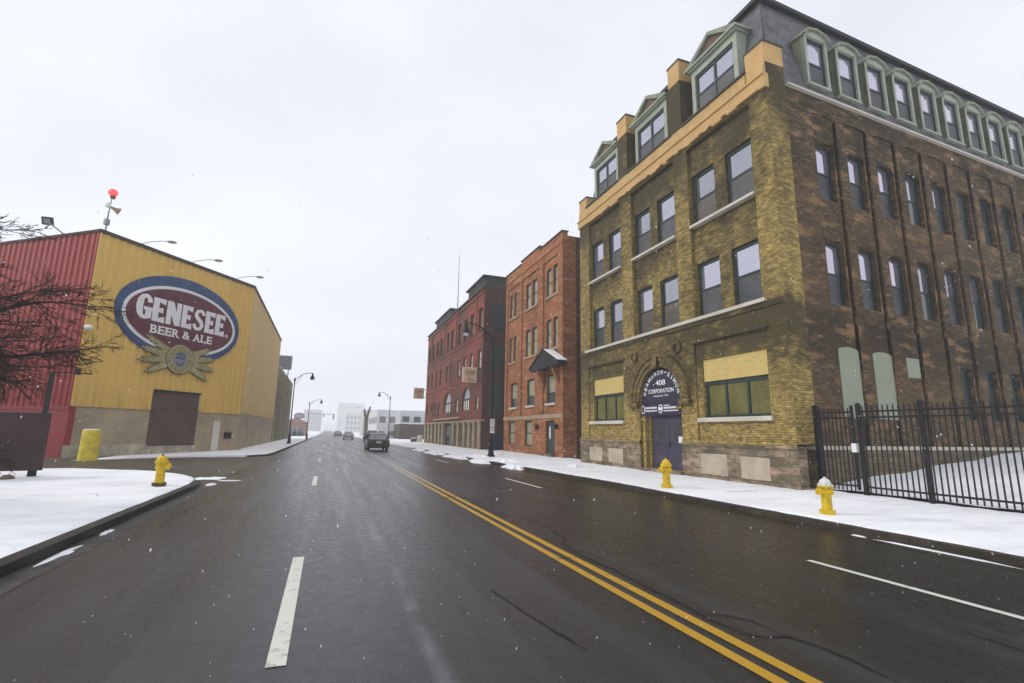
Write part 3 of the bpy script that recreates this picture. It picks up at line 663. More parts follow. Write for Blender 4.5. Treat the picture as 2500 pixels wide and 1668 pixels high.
for i, ch in enumerate(s_):
    if ch == '-': vs, fs, ar = text_geo('-', .02); hgt = .05; wd = .1; zoff = .09
    else: vs, fs, ar = text_geo(ch, .025); hgt = .185; wd = {'I': .05, 'M': .2, 'W': .22}.get(ch, .15); zoff = 0
    an = rad(164-148*i/(len(s_)-1)); ca, sa = math.cos(an), math.sin(an)
    out = []
    for x, y in vs:
        tx, ty_ = (x-.5)*wd, zoff+(y)*hgt
        # local right = clockwise tangent, local up = radial; u grows to the left for the viewer
        rx = sa*tx + ca*(rr+ty_); rz = -ca*tx + sa*(rr+ty_)
        out.append(F.p(AC-rx, 3.12+rz, -.092))
    m.add(out, fs)
text_on(m, F, '408', AC+.33, AC-.33, 3.76, 4.0, -.092, .02)
text_on(m, F, 'CORPORATION', AC+.86, AC-.86, 3.44, 3.62, -.092, .02)
text_on(m, F, 'Established 1916', AC+.5, AC-.5, 3.28, 3.36, -.092, .012)
for c0 in (AC+1.22, AC-.02):
    o_ = arc(c0, 2.76, .15, .19, 0, 360, 18)[:-1]; m.ring(F, o_, [(AC_+0, z) for AC_, z in arc(c0, 2.76, .11, .15, 0, 360, 18)[:-1]], -.039, -.032); m.fb(F, c0-.1, c0+.1, 2.7, 2.82, -.039, -.033)
for a, b, z0, z1 in ((1.04, .22, 2.78, 2.86), (1.04, .22, 2.66, 2.72), (-.24, -.62, 2.87, 2.91), (-.24, -1.24, 2.75, 2.83), (-.24, -1.2, 2.64, 2.69)):
    n = 9
    for i in range(n):
        u0 = AC+a+(b-a)*i/n; u1 = AC+a+(b-a)*(i+.78)/n; m.fb(F, min(u0, u1), max(u0, u1), z0, z1, -.039, -.034)
m.build('lettering', 'white_letter', ty)
# painted band, parapet, blocks
m = MB(); g = random.Random(3)
n = 54
for i in range(n):
    a = U0+(U1-U0)*i/n; b = U0+(U1-U0)*(i+1)/n
    m.fb(F, a-(.012 if i == 0 else 0), b, 13.45+.05*math.floor(g.uniform(0, 2.99))-.02, 13.95, -.1, .115)
m.fb(F, U0-.01, U1+.03, 13.9, 13.97, -.1, .17)
m.build('cornice_band', 'ochre_paint', cb)
MB().fb(F, 12.05, U1, 13.97, 14.5, -.25, .05).build('parapet', 'tan_paint', cb)
for a, b in ((12.0, 15.5), (16.15, 19.62), (20.4, 23.85)): MB().fb(F, a+.02, b-.02, 14.5, 14.58, -.3, .12).build('coping', 'roof_edge', cb)
MB().fb(F, U0-.004, 12.0, 13.9, 14.42, -.87, .0).build('pier', 'yellow_brick', cb)
m = MB(); m.fb(F, U0+.03, 12.02, 13.97, 15.2, -.80, .03); m.fb(F, U0, 12.02, 14.42, 15.2, -.86, .034)
for i in range(4): m.fb(F, U0-.001*i, 11.5, 13.97, 14.3-.07*i+.12, -.2, .04+.03*i)
m.build('corner_block', 'ochre_paint', cb)
MB().fb(F, 23.82, U1-.03, 13.97, 15.2, -.8, .02).build('corner_block', 'ochre_paint', cb)
m = MB(); m.fb(F, U0-.03, 12.05, 15.2, 15.27, -.9, .06); m.fb(F, 23.8, U1, 15.2, 15.27, -.82, .05)
m.fb(F, 15.47, 16.27, 17.78, 17.86, -.66, .06); m.fb(F, 19.57, 20.47, 17.78, 17.86, -.66, .06); m.build('coping', 'roof_edge', cb)
for a, b in ((15.5, 16.24), (19.6, 20.44)):
    p = MB().fb(F, a, b, 14.5, 16.9, -.64, .03).build('pier', 'yellow_brick', cb)
    MB().fb(F, a-.004, b+.004, 16.82, 17.78, -.645, .034).build('painted_cap', 'ochre_paint', p)
# mansard roof with overhanging eave
MX, MY, MZ = 14.25, 12.12, 18.0
gz = 13.82
sp = lambda s, z, d: S.p(s, z, d)
SE = 19.0
m = MB()
b0 = [Vector((13.42, 11.3, 14.2)), sp(SE, gz, 0), Vector((13.42, 24.5, 14.2)), Vector((32, 24.5, gz))]
t0 = [Vector((MX, MY, MZ)), sp(SE, MZ, -.86), Vector((MX, 23.7, MZ)), Vector((32, 23.7, MZ))]
m.poly(Vector((13.42, 11.28, 13.4)), Vector((13.42, 24.5, 13.4)), Vector((MX, 23.7, MZ)), Vector((MX, MY, MZ)))
m.poly(sp(-.63, gz, .0), sp(SE, gz, .0), sp(SE, MZ, -.86), Vector((MX, MY, MZ)))
m.poly(Vector((13.42, 24.5, 13.4)), Vector((32, 24.5, 13.4)), Vector((32, 23.7, MZ)), Vector((MX, 23.7, MZ)))
m.build('mansard_roof', 'slate', cb)
m = MB()
m.hexa([Vector((MX-.22, MY-.2, MZ-.02)), sp(SE, MZ-.02, -.62), Vector((32, 23.9, MZ-.02)), Vector((MX-.22, 23.9, MZ-.02)), Vector((MX-.24, MY-.22, MZ+.12)), sp(SE, MZ+.12, -.6), Vector((32, 23.9, MZ+.12)), Vector((MX-.24, 23.9, MZ+.12))])
m.build('eave', 'soffit', cb)
m = MB(); m.fb(S, .05, SE, gz-.09, gz-.02, -.05, .13); m.build('gutter', 'sill', cb)
# front dormers with pediments
for a, b in ((12.62, 15.12), (16.82, 19.32), (20.92, 23.42)):
    D = Fr((13.5, 0, 0), (0, 1, 0), (-1, 0, 0)); c0 = (a+b)/2; z0, z1 = 14.9, 16.62
    sash(D, a+.2, b-.2, z0, z1, -.06, cb, mull=[c0], rail=.46)
    m = MB(); m.fb(D, a, a+.2, 14.4, 16.9, -1.2, .0); m.fb(D, b-.2, b, 14.4, 16.9, -1.2, .0); m.fb(D, a+.2, b-.2, 16.62, 16.9, -1.0, .0)
    m.fb(D, a-.08, b+.08, 16.9, 16.98, -1, .12); m.fb(D, a-.2, b+.2, 16.98, 17.06, -1, .22)
    hw = (b-a)/2+.2; RK_ = []
    for s in (-1, 1):
        hd_ = MB().prism(D, [(c0+s*hw, 17.06), (c0, 17.86), (c0, 17.70), (c0+s*(hw-.45), 17.06)], -1.0, .2); RK_.append(hd_)
    dm = m.build('dormer', 'trim_green', cb)
    for q in RK_: q.build('raking_cornice', 'hood_green', dm)
    MB().prism(D, [(a, 17.05), (b, 17.05), (c0, 17.72)], -1.0, .06).build('tympanum', 'tympanum', dm)
    MB().fb(D, a+.15, b-.15, 14.4, 14.9, -.6, -.03).build('apron', 'cheek_green', dm)
# side wall: recessed bays between pilasters, segmental heads
NB = 10; PIT = 1.70
cen = [1.86+PIT*k for k in range(NB)]
m = MB(); holes = [(c0-.62, c0+.675, 1.42, 13.1) for c0 in cen]
m.wall(S, -.02, SE, 1.42, gz, holes, 0, .08)
for c0 in cen: m.arcfill(S, c0-.62, c0+.675, 13.0, 13.1, 0, .08, 8)
# narrow slot beside every pilaster, backed further down by a dark strip
m.build('wall', 'side_brick', cb)
m = MB(); ins = MB()
for k, c0 in enumerate(cen):
    hs_ = [(c0-.45, c0+.47, 6.05, 8.3), (c0-.45, c0+.47, 9.82, 12.0)]
    if k >= 4: hs_.append((c0-.30, c0+.48, 2.4, 4.35))
    m.wall(S, c0-.62, c0+.60, 1.42, 13.1, hs_, -.08, .2)
    for h in hs_[:2]: m.arcfill(S, h[0], h[1], h[3]-.14, h[3], -.082, .2, 8)
    for z in (8.32, 12.02): m.fb(S, c0-.52, c0+.54, z, z+.16, -.09, -.045)
m.build('wall', 'side_brick', cb)
for c0 in cen: MB().fb(S, c0+.585, c0+.70, 1.40, 13.1, -.42, -.34).build('reveal_shade', 'dark_void', cb)  # dark strips stand in for the shade at the pilaster reveals
for k, c0 in enumerate(cen):
    for z0, z1 in ((6.05, 8.3), (9.82, 12.0)): sash(S, c0-.45, c0+.47, z0, z1, -.22, cb, upper='glass_side' if k < 3 else ('glass_side2' if k < 6 else 'glass_dark'), lower=GR.choice(['screen2', 'glass_dark', 'screen2']), fw_=.07)
    if k >= 4: sash(S, c0-.30, c0+.48, 2.4, 4.35, -.22, cb, upper='glass_teal', lower='glass_dark', rail=.6, mull=[c0+.1])
for c0, w0, z0, z1, ar in ((1.98, .50, 2.3, 4.5, .13), (3.73, .51, 2.3, 4.47, .12), (5.42, .36, 3.8, 4.5, 0)):
    pts = [(c0-w0, z0), (c0+w0, z0), (c0+w0, z1)]+([(c0+w0*math.cos(rad(t)), z1+ar*math.sin(rad(t))) for t in range(15, 180, 15)] if ar else [])+[(c0-w0, z1)]
    MB().prism(S, pts, -.2, -.055).build('window_board', 'sage_board', cb)
m = MB(); m.fb(S, -.1, SE, 1.3, 1.42, -.3, .06); m.build('ledge', 'sill', cb)
MB().fb(S, -.12, SE, -.1, 1.3, -.3, .03).build('foundation', 'foundation_tan', cb)
# side dormers
for c0 in [1.86+PIT*k for k in range(NB)]:
    a, b = c0-.6, c0+.6; cc = c0
    m = MB()
    m.fb(S, a, a+.11, 14.28, 16.22, -.12, .03); m.fb(S, b-.11, b, 14.28, 16.22, -.12, .03)
    m.prism(S, [(a-.03, 16.2), (b+.03, 16.2), (b-.1, 16.36), (cc, 16.47), (a+.1, 16.36)], -.6, .05)
    hood = MB().prism(S, [(cc-.72, 16.20), (cc-.62, 16.19), (cc-.45, 16.38), (cc, 16.49), (cc+.45, 16.38), (cc+.62, 16.19), (cc+.72, 16.20), (cc+.5, 16.46), (cc, 16.58), (cc-.5, 16.46)], -.75, .15)
    m.fb(S, a, b, 14.2, 14.28, -.2, .06)
    dm = m.build('dormer', 'trim_green', cb); hood.build('hood', 'hood_green', dm)
    for q in (a, b-.04): MB().hexa([S.p(q, 14.28, -.1), S.p(q+.04, 14.28, -.1), S.p(q+.04, 14.28, .0), S.p(q, 14.28, .0), S.p(q, 16.25, -.62), S.p(q+.04, 16.25, -.62), S.p(q+.04, 16.25, .0), S.p(q, 16.25, .0)]).build('cheek', 'cheek_green', dm)
    sash(S, a+.11, b-.11, 14.3, 16.2, -.05, cb, upper='glass_side', rail=.46, fw_=.06)
# closing walls, so that the shell has no open back
m = MB(); m.poly((FX, 24.72, 0), (32, 24.72, 0), (32, 24.72, 14.2), (FX, 24.72, 14.2)); m.poly(S.p(SE, 0, 0), (32, 24.72, 0), (32, 24.72, MZ), S.p(SE, MZ, -.8))
m.build('wall', 'side_brick', cb)

# ---------------------------------------------------------------- orange brick building
OX = 14.2
G = Fr((OX, 0, 0), (0, 1, 0), (-1, 0, 0))
ob_ = thing('brick_building', 'narrow orange brick building with a black pediment canopy over its upstairs window', 'building', (OX, 34.5, 0))
OU0, OU1 = 29.1, 40.5
ow = []
for a, b in ((29.95, 31.95), (33.65, 35.95), (37.9, 39.7)):
    mid = (a+b)/2
    for z0, z1 in ((7.48, 9.62), (11.3, 13.4)): ow += [(a, mid-.17, z0, z1), (mid+.17, b, z0, z1)]
ow += [(30.45, 31.85, 3.7, 5.7), (34.1, 35.55, 3.7, 5.7), (37.7, 39.2, 3.7, 5.7), (34.15, 35.7, .72, 2.58), (37.85, 39.3, .72, 2.58)]
bays = [(29.85, 32.35), (33.15, 36.65), (36.95, 40.05)]
m = MB(); m.wall(G, OU0, OU1, 2.8, 15.1, [(a, b, 2.95, 14.0) for a, b in bays], 0, .1)
m.wall(G, OU0, OU1, 0, 2.8, [(30.3, 31.8, 0, 2.5)]+[h for h in ow if h[3] < 3], 0, .2)
m.fb(G, OU0, OU1, 14.55, 14.7, -.05, .06)
m.poly(G.p(OU0, 0), G.p(OU0, 15.1), G.p(OU0, 15.1, -1.0), G.p(OU0, 0, -1.0))
for a, b, zt in ((OU0, 33.0, 15.35), (33.0, 36.8, 15.62), (36.8, OU1, 15.38)): m.fb(G, a, b-.002, 15.1, zt, -.4, .0)
m.build('wall', 'orange_brick', ob_)
m = MB()
for a, b in bays: m.wall(G, a, b, 2.95, 14.0, [h for h in ow if a <= h[0] and h[1] <= b and h[2] > 3], -.1, .14)
m.build('wall', 'orange_brick', ob_)
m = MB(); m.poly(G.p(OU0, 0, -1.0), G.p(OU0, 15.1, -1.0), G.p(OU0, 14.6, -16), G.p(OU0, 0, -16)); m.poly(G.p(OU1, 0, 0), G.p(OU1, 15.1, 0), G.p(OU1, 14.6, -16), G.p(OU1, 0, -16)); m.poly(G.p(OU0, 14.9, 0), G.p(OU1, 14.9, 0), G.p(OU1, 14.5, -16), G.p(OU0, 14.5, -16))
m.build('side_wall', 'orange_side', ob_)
m = MB()
for a, b, zt in ((OU0, 33.0, 15.35), (33.0, 36.8, 15.62), (36.8, OU1, 15.38)): m.fb(G, a-.05, b+.04, zt, zt+.09, -.45, .08)
m.build('coping', 'roof_edge', ob_)
m = MB(); m.fb(G, OU0-.04, OU1+.04, 2.66, 2.94, -.05, .06); m.build('string_course', 'tan_brick2', ob_)
for h in ow:
    up_ = h[2] > 3
    sash(G, *h, -.2 if up_ else -.12, ob_, 'frame_green', 'glass_blind', 'glass_dark' if 3 < h[2] < 6 else 'glass_blind', rail=.35 if 3 < h[2] < 6 else .5, fw_=.09)
for a, b in ((29.95, 31.95), (33.65, 35.95), (37.9, 39.7)):
    for z0, z1 in ((7.48, 9.62), (11.3, 13.4)): MB().fb(G, a-.1, b+.1, z0-.16, z0, -.2, .0).build('sill', 'tan_brick2', ob_)
for h in ow[12:15]: MB().fb(G, h[0]-.1, h[1]+.1, h[2]-.15, h[2], -.2, .03).build('sill', 'sill', ob_)
d_ = MB().fb(G, 30.36, 31.74, .3, 2.46, -.16, -.1).build('door', 'frame_green', ob_)
MB().fb(G, 30.55, 31.1, .9, 2.25, -.1, -.085).build('pane', 'glass_dark', d_); MB().fb(G, 31.16, 31.34, 1.3, 2.1, -.1, -.08).build('notice', 'white_letter', d_)
MB().fb(G, 30.2, 31.9, 0, .3, -.3, .3).build('doorstep', 'stone', ob_)
# pediment canopy on brackets
cn = MB(); cn.prism(G, [(28.55, 6.02), (33.35, 6.02), (33.35, 6.2), (30.9, 7.28), (28.55, 6.2)], -.05, .62)
cn = cn.build('canopy', 'black_metal', ob_)
m = MB()
m.hexa([G.p(28.5, 6.2, 0), G.p(30.9, 7.3, 0), G.p(30.9, 7.3, .68), G.p(28.5, 6.2, .68), G.p(28.5, 6.3, 0), G.p(30.9, 7.4, 0), G.p(30.9, 7.4, .68), G.p(28.5, 6.3, .68)])
m.hexa([G.p(30.9, 7.3, 0), G.p(33.4, 6.2, 0), G.p(33.4, 6.2, .68), G.p(30.9, 7.3, .68), G.p(30.9, 7.4, 0), G.p(33.4, 6.3, 0), G.p(33.4, 6.3, .68), G.p(30.9, 7.4, .68)])
m.build('roof_edge', 'soffit', cn)
MB().hexa([G.p(28.48, 6.31, 0), G.p(30.6, 7.27, 0), G.p(30.6, 7.27, .66), G.p(28.48, 6.31, .66), G.p(28.48, 6.36, 0), G.p(30.6, 7.33, 0), G.p(30.6, 7.33, .66), G.p(28.48, 6.36, .66)]).build('snow_cover', 'snow', cn)
for u in (29.75, 32.2): MB().prism(Fr(G.p(u, 0, 0), (-1, 0, 0), (0, 1, 0)), [(0, 4.9), (.14, 5.2), (.5, 5.95), (.5, 6.03), (0, 6.03)], -.14, .14).build('bracket', 'orange_brick', ob_)
for u in (33.1, 29.85):
    l_ = thing('wall_lamp', 'small dark wall lamp '+('left' if u > 31 else 'right')+' of the orange building door', 'lamp', G.p(u, 2.1, 0), group='wall lamps by the orange building door')
    MB().fb(G, u-.09, u+.09, 1.95, 2.25, 0, .05).build('back_plate', 'black_metal', l_)
    MB().lathe(G.p(u, 1.92, .16), [(.05, 0), (.09, .06), (.1, .26), (.04, .36), (.02, .4)], 10).build('lantern', 'black_metal', l_)

# ---------------------------------------------------------------- dark red brick building
RX = 12.9
H = Fr((RX, 0, 0), (0, 1, 0), (-1, 0, 0))
rb = thing('brick_building', 'long dark red brick building with tan ground floor columns and two roof towers', 'building', (RX, 56, 0))
RU0, RU1 = 42.9, 70.3
wc = [44.0, 46.9, 49.4, 51.9, 55.35, 57.4, 61.0, 63.5, 66.2, 68.8]
hw4 = [(c0-.66, c0+.66, 11.1, 13.25) for c0 in wc]; hw3 = [(c0-.56, c0+.56, 7.5, 9.25) for c0 in wc]
a2 = [(46.95, 50.05, 3.72, 6.05), (54.9, 58.5, 3.72, 6.1)]
w2 = [(44.05, 45.05, 3.7, 5.0), (51.6, 52.8, 3.7, 5.15), (60.6, 61.6, 3.75, 5.15), (63.0, 64.0, 3.75, 5.15), (64.3, 65.3, 3.75, 5.15), (65.6, 66.6, 3.75, 5.15), (68.4, 69.3, 3.75, 5.15)]
m = MB(); m.wall(H, RU0, RU1, 2.75, 15.0, hw4+hw3+a2+w2, 0, .22)
for h in a2: m.arcfill(H, h[0], h[1], 4.95, h[3], 0, .22, 14)
m.fb(H, RU0, RU1, 14.5, 14.7, -.05, .12); m.fb(H, RU0, RU1, 10.45, 10.6, -.05, .06); m.fb(H, RU0, RU1, 6.7, 6.84, -.05, .08)
for u in (45.45, 53.6, 59.4, 62.3, 67.5): m.fb(H, u-.3, u+.3, 10.6, 14.5, -.05, .07)
m.build('wall', 'red_brick', rb)
m = MB(); m.fb(H, RU0, RU1, 15.0, 15.12, -.5, .2); m.build('coping', 'roof_edge', rb)
m = MB(); m.fb(H, RU0-.03, RU1, 2.62, 2.8, -.3, .12); m.fb(H, 50, 63.2, 3.0, 3.2, -.05, .3); m.build('string_course', 'tan_brick2', rb)
MB().fb(H, RU0+.4, RU1, .05, 2.62, -.6, -.3).build('shopfront_recess', 'dark_void', rb)
for u in (43.55, 45.3, 47.0, 48.9, 51.3, 53.5, 58.7, 60.6, 62.7, 65.1, 67.4, 69.7):
    p = MB().fb(H, u-.42, u+.42, .1, 2.5, -.4, .03).build('column', 'column_tan', rb)
    m = MB(); m.fb(H, u-.5, u+.5, 2.45, 2.62, -.4, .09); m.fb(H, u-.5, u+.5, .0, .28, -.4, .09); m.build('capital', 'column_tan', p)
dd_ = MB().fb(H, 55.1, 57.6, .1, 2.5, -.32, -.25).build('door', 'black_metal', rb)
MB().fb(H, 55.3, 55.9, .3, 2.2, -.25, -.23).build('pane', 'glass_teal', dd_); MB().fb(H, 56.1, 57.3, 1.2, 2.2, -.25, -.23).build('pane', 'glass_dark', dd_)
for h in hw4: sash(H, *h, -.2, rb, 'dark_brown', 'glass_blind', 'glass_blind', fw_=.12)
for i, h in enumerate(hw3): sash(H, *h, -.14, rb, 'dark_brown', 'glass_white' if i < 4 else 'glass_blind', 'glass_white' if i < 4 else 'glass_blind', fw_=.09)
for h in w2: sash(H, *h, -.12, rb, 'dark_brown', 'glass_white', 'glass_white', fw_=.08)
for h in a2:
    q = sash(H, h[0], h[1], h[2], 4.95, -.15, rb, 'dark_brown', 'glass_white', rail=0, fw_=.1, mull=[h[0]+(h[1]-h[0])*i/4 for i in (1, 2, 3)])
    MB().prism(H, [(h[0], 4.96)]+[(h[0], 4.97)]+[((h[0]+h[1])/2-(h[1]-h[0])/2*math.cos(math.pi*i/10), 4.97+(h[3]-4.97)*math.sin(math.pi*i/10)) for i in range(1, 10)]+[(h[1], 4.97), (h[1], 4.96)], -.22, -.16).build('fanlight', 'glass_dark', q)
for h in hw4+hw3: MB().fb(H, h[0]-.12, h[1]+.12, h[2]-.17, h[2], -.2, .06).build('sill', 'red_side', rb)
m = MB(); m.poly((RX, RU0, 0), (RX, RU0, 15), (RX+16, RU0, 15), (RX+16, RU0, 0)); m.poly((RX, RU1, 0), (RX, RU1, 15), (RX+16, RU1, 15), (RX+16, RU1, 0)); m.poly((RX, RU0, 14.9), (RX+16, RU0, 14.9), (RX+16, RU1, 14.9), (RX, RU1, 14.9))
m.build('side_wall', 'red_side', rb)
K = Fr((RX, RU0, 0), (1, 0, 0), (0, -1, 0))
for z0, z1 in ((3.3, 6.2), (6.9, 9.5), (11.0, 13.4)):
    q = MB().fb(K, .75, 2.4, z0, z1, -.1, .05).build('window', 'frame_green', rb); MB().fb(K, .87, 2.28, z0+.12, z1-.12, .03, .06).build('pane', 'glass_dark', q)
for a, b, dp_, zb, zt, zp in ((43.3, 49.2, 6.5, 15.12, 16.15, 17.5), (57.0, 65.6, 6.0, 15.12, 16.1, 17.0)):
    t_ = MB(); t_.fb(H, a, b, zb, zt, -dp_, -.12); t_ = t_.build('roof_tower', 'roof_edge', rb)
    m = MB()
    for i in range(int((b-a)/.6)): m.fb(H, a+.15+i*.6, a+.15+i*.6+.4, zb+.15, zt-.18, -.13, -.08)
    m.build('louver', 'soffit', t_)
    MB().fb(H, a-.25, b+.25, zt, zt+.14, -dp_-.2, .12).build('eave', 'soffit', t_)
    c0, c1 = (a+b)/2, -dp_/2
    m = MB(); q = [H.p(a-.25, zt+.14, .12), H.p(b+.25, zt+.14, .12), H.p(b+.25, zt+.14, -dp_-.2), H.p(a-.25, zt+.14, -dp_-.2)]; ap = H.p(c0, zp, c1)
    for i in range(4): m.poly(q[i], q[(i+1) % 4], ap)
    m.build('snowy_roof', 'snow', t_)
ms = thing('roof_mast', 'tall thin grey mast on the roof of the dark red brick building', 'mast', (RX+1, 57.5, 15.0))
MB().tube([(RX+1, 57.5, 15.0), (RX+1, 57.5, 18.6), (RX+1, 57.5, 23.3)], [.075, .055, .025], 6).build('pole', 'pole_grey', ms); MB().lathe((RX+1, 57.5, 15.0), [(.3, 0), (.3, .12), (.1, .4), (.08, .9)], 8).build('base', 'pole_grey', ms)
# projecting signs
def proj_sign(Y, x0, x1, z0, z1, label, big):
    s = thing('projecting_sign', label, 'shop sign', (RX, Y, z0), group='tan signs on the dark red brick building')
    T = Fr((0, Y, 0), (1, 0, 0), (0, -1, 0))
    MB().fb(T, x0, x1, z0, z1, -.12, .1).build('sign_box', 'sign_edge', s)
    MB().fb(T, x0+.12, x1-.08, z0+.08, z1-.10, .09, .115).build('sign_face', 'sign_tan', s)
    m = MB(); W_ = x1-x0; h = z1-z0
    text_on(m, T, 'Cook', x0+.17*W_, x0+.9*W_, z0+.58*h, z0+.84*h, .118, .03)
    m.fb(T, x0+.36*W_, x0+.55*W_, z0+.27*h, z0+.33*h, .112, .12); m.fb(T, x0+.3*W_, x0+.85*W_, z0+.12*h, z0+.17*h, .112, .12); m.fb(T, x0+.22*W_, x0+.8*W_, z0+.47*h, z0+.5*h, .112, .12)
    m.build('lettering', 'sign_red', s)
    for z in (z0+.25, z1-.25): MB().tube([T.p(x1, z, 0), T.p(RX+.1, z, 0)], .05, 6).build('bracket', 'black_metal', s)
proj_sign(44.6, 11.5, 12.84, 6.2, 7.6, 'tan projecting sign between the white windows of the dark red building', 1)
proj_sign(71.2, 11.3, 12.75, 6.2, 7.75, 'tan projecting sign beyond the far end of the dark red brick building', 0)
# bin in the gap, parking sign lamp post
bn = thing('waste_bin', 'dark blue bin standing in the gap beside the orange brick building', 'bin', (14.0, 41.75, .15))
m = MB(); m.hexa([(13.72, 41.5, .17), (14.28, 41.5, .17), (14.28, 42.0, .17), (13.72, 42.0, .17), (13.66, 41.44, 1.25), (14.34, 41.44, 1.25), (14.34, 42.06, 1.25), (13.66, 42.06, 1.25)]); m.build('body', 'bin_blue', bn)
m = MB(); m.hexa([(13.63, 41.4, 1.25), (14.37, 41.4, 1.25), (14.37, 42.1, 1.25), (13.63, 42.1, 1.25), (13.68, 41.45, 1.4), (14.32, 41.45, 1.4), (14.32, 42.05, 1.36), (13.68, 42.05, 1.36)]); m.build('lid', 'black_metal', bn)
for x in (13.74, 14.26): MB().lathe((x, 41.98, .25), [(.1, -.03), (.1, .03)], 12, (1, 0, 0)).build('wheel', 'rubber', bn)

# ---------------------------------------------------------------- brewery warehouse
TH = rad(36.39)
L0 = Vector((-12.6515, 32.5842, 0)); du = Vector((math.sin(TH), math.cos(TH), 0)); nn = Vector((math.cos(TH), -math.sin(TH), 0))
Y_ = Fr(L0, du, nn)                                  # yellow face, u 0..11.15
WL = 11.15
P2 = L0+du*WL
T_ = Fr(P2, (0, 1, 0), (1, 0, 0))                    # tan face along the street
TL = 24.6
Q_ = Fr(L0, (-math.cos(TH), math.sin(TH), 0), (-du.x, -du.y, 0))    # red face going left
wh = thing('warehouse', 'yellow and red corrugated metal brewery warehouse with a concrete base', 'building', L0)
def rib(mb, F, u0, u1, z0, z1, pit=.46, dep=.055, d=0):
    n = max(1, round((u1-u0)/pit)); p = (u1-u0)/n
    for i in range(n):
        a = u0+i*p; pts = [(a, 0), (a+p*.5, 0), (a+p*.58, dep), (a+p*.92, dep), (a+p, 0)]
        for q, r in zip(pts, pts[1:]): mb.poly(F.p(q[0], z0, d+q[1]), F.p(r[0], z0, d+r[1]), F.p(r[0], z1, d+r[1]), F.p(q[0], z1, d+q[1]))
m = MB()
rib(m, Y_, .06, 4.35, 2.72, 12.3); rib(m, Y_, 4.35, 7.67, 3.84, 12.3); rib(m, Y_, 7.67, WL, 2.72, 12.3); m.build('cladding', 'cladding_yellow', wh)
MB().fb(Y_, 0, 4.33, 2.66, 2.74, -.1, .08).build('flashing', 'cladding_yellow', wh); MB().fb(Y_, 7.7, WL, 2.66, 2.74, -.1, .08).build('flashing', 'cladding_yellow', wh)
MB().fb(Y_, -.03, .07, 2.74, 12.3, -.1, .075).build('corner_trim', 'cladding_yellow', wh)
m = MB(); rib(m, T_, .0, TL, 2.78, 12.3, .46, .05); m.build('cladding', 'cladding_tan', wh)
m = MB(); rib(m, Q_, .08, 30, 2.62, 12.3, .46, .075); m.fb(Q_, 0, 30, -.1, 2.62, -.3, .02); m.fb(Q_, 0, 30, 2.5, 2.62, .0, .09); m.fb(Q_, 0, .1, 2.6, 12.3, -.1, .09); m.build('cladding', 'cladding_red', wh)
m = MB(); m.wall(Y_, 0, WL, 0, 2.72, [(4.35, 7.67, .5, 2.72), (8.95, 9.62, .1, 2.18)], -.01, .25); m.wall(T_, 0, TL, 0, 2.8, [], -.01)
m.build('base_wall', 'concrete', wh)
m = MB(); m.fb(Y_, -.02, 4.4, -.1, .62, -.2, .04); m.fb(Y_, 4.4, 7.7, -.1, .5, -.2, .10); m.build('footing', 'concrete_foot', wh)
dk = MB().fb(Y_, 4.37, 7.65, .5, 3.84, -.2, -.06)
dk = dk.build('dock_door', 'rust_door', wh)
m = MB()
for z in (1.15, 1.8, 2.45, 3.1): m.fb(Y_, 4.4, 7.62, z-.015, z+.015, -.07, -.048)
m.build('door_rail', 'rust_door', dk); MB().fb(Y_, 4.35, 7.67, 3.8, 3.92, -.1, .07).build('lintel', 'black_metal', dk)
dw = MB().fb(Y_, 8.97, 9.6, .1, 2.16, -.12, -.04).build('door', 'white_paint', wh); MB().tube([Y_.p(9.05, 1.05, -.02), Y_.p(9.12, 1.05, -.02)], .025, 6).build('handle', 'black_metal', dw)
m = MB(); m.fb(Y_, 8.88, 8.97, .1, 2.24, -.08, .02); m.fb(Y_, 9.6, 9.69, .1, 2.24, -.08, .02); m.fb(Y_, 8.97, 9.6, 2.16, 2.24, -.08, .02); m.build('door_frame', 'concrete', dw)
MB().fb(Y_, 9.95, 10.5, .92, 1.36, 0, .12).build('meter_box', 'black_metal', wh)
m = MB(); m.fb(Y_, -.1, WL+.02, 12.28, 12.46, -.4, .14); m.fb(T_, -.1, TL+.1, 12.28, 12.44, -.4, .12); m.build('roof_edge', 'roof_edge', wh)
MB().fb(Q_, -.1, 30, 12.28, 12.44, -.4, .12).build('roof_edge', 'red_side', wh)
m = MB(); m.poly(Y_.p(0, 12.35), Y_.p(WL, 12.35), T_.p(TL, 12.35), Vector((-40, 68, 12.35)), Q_.p(30, 12.35)); m.poly(T_.p(TL, 0), T_.p(TL, 12.4), Vector((-40, 68, 12.4)), Vector((-40, 68, 0))); m.build('roof', 'snow', wh)
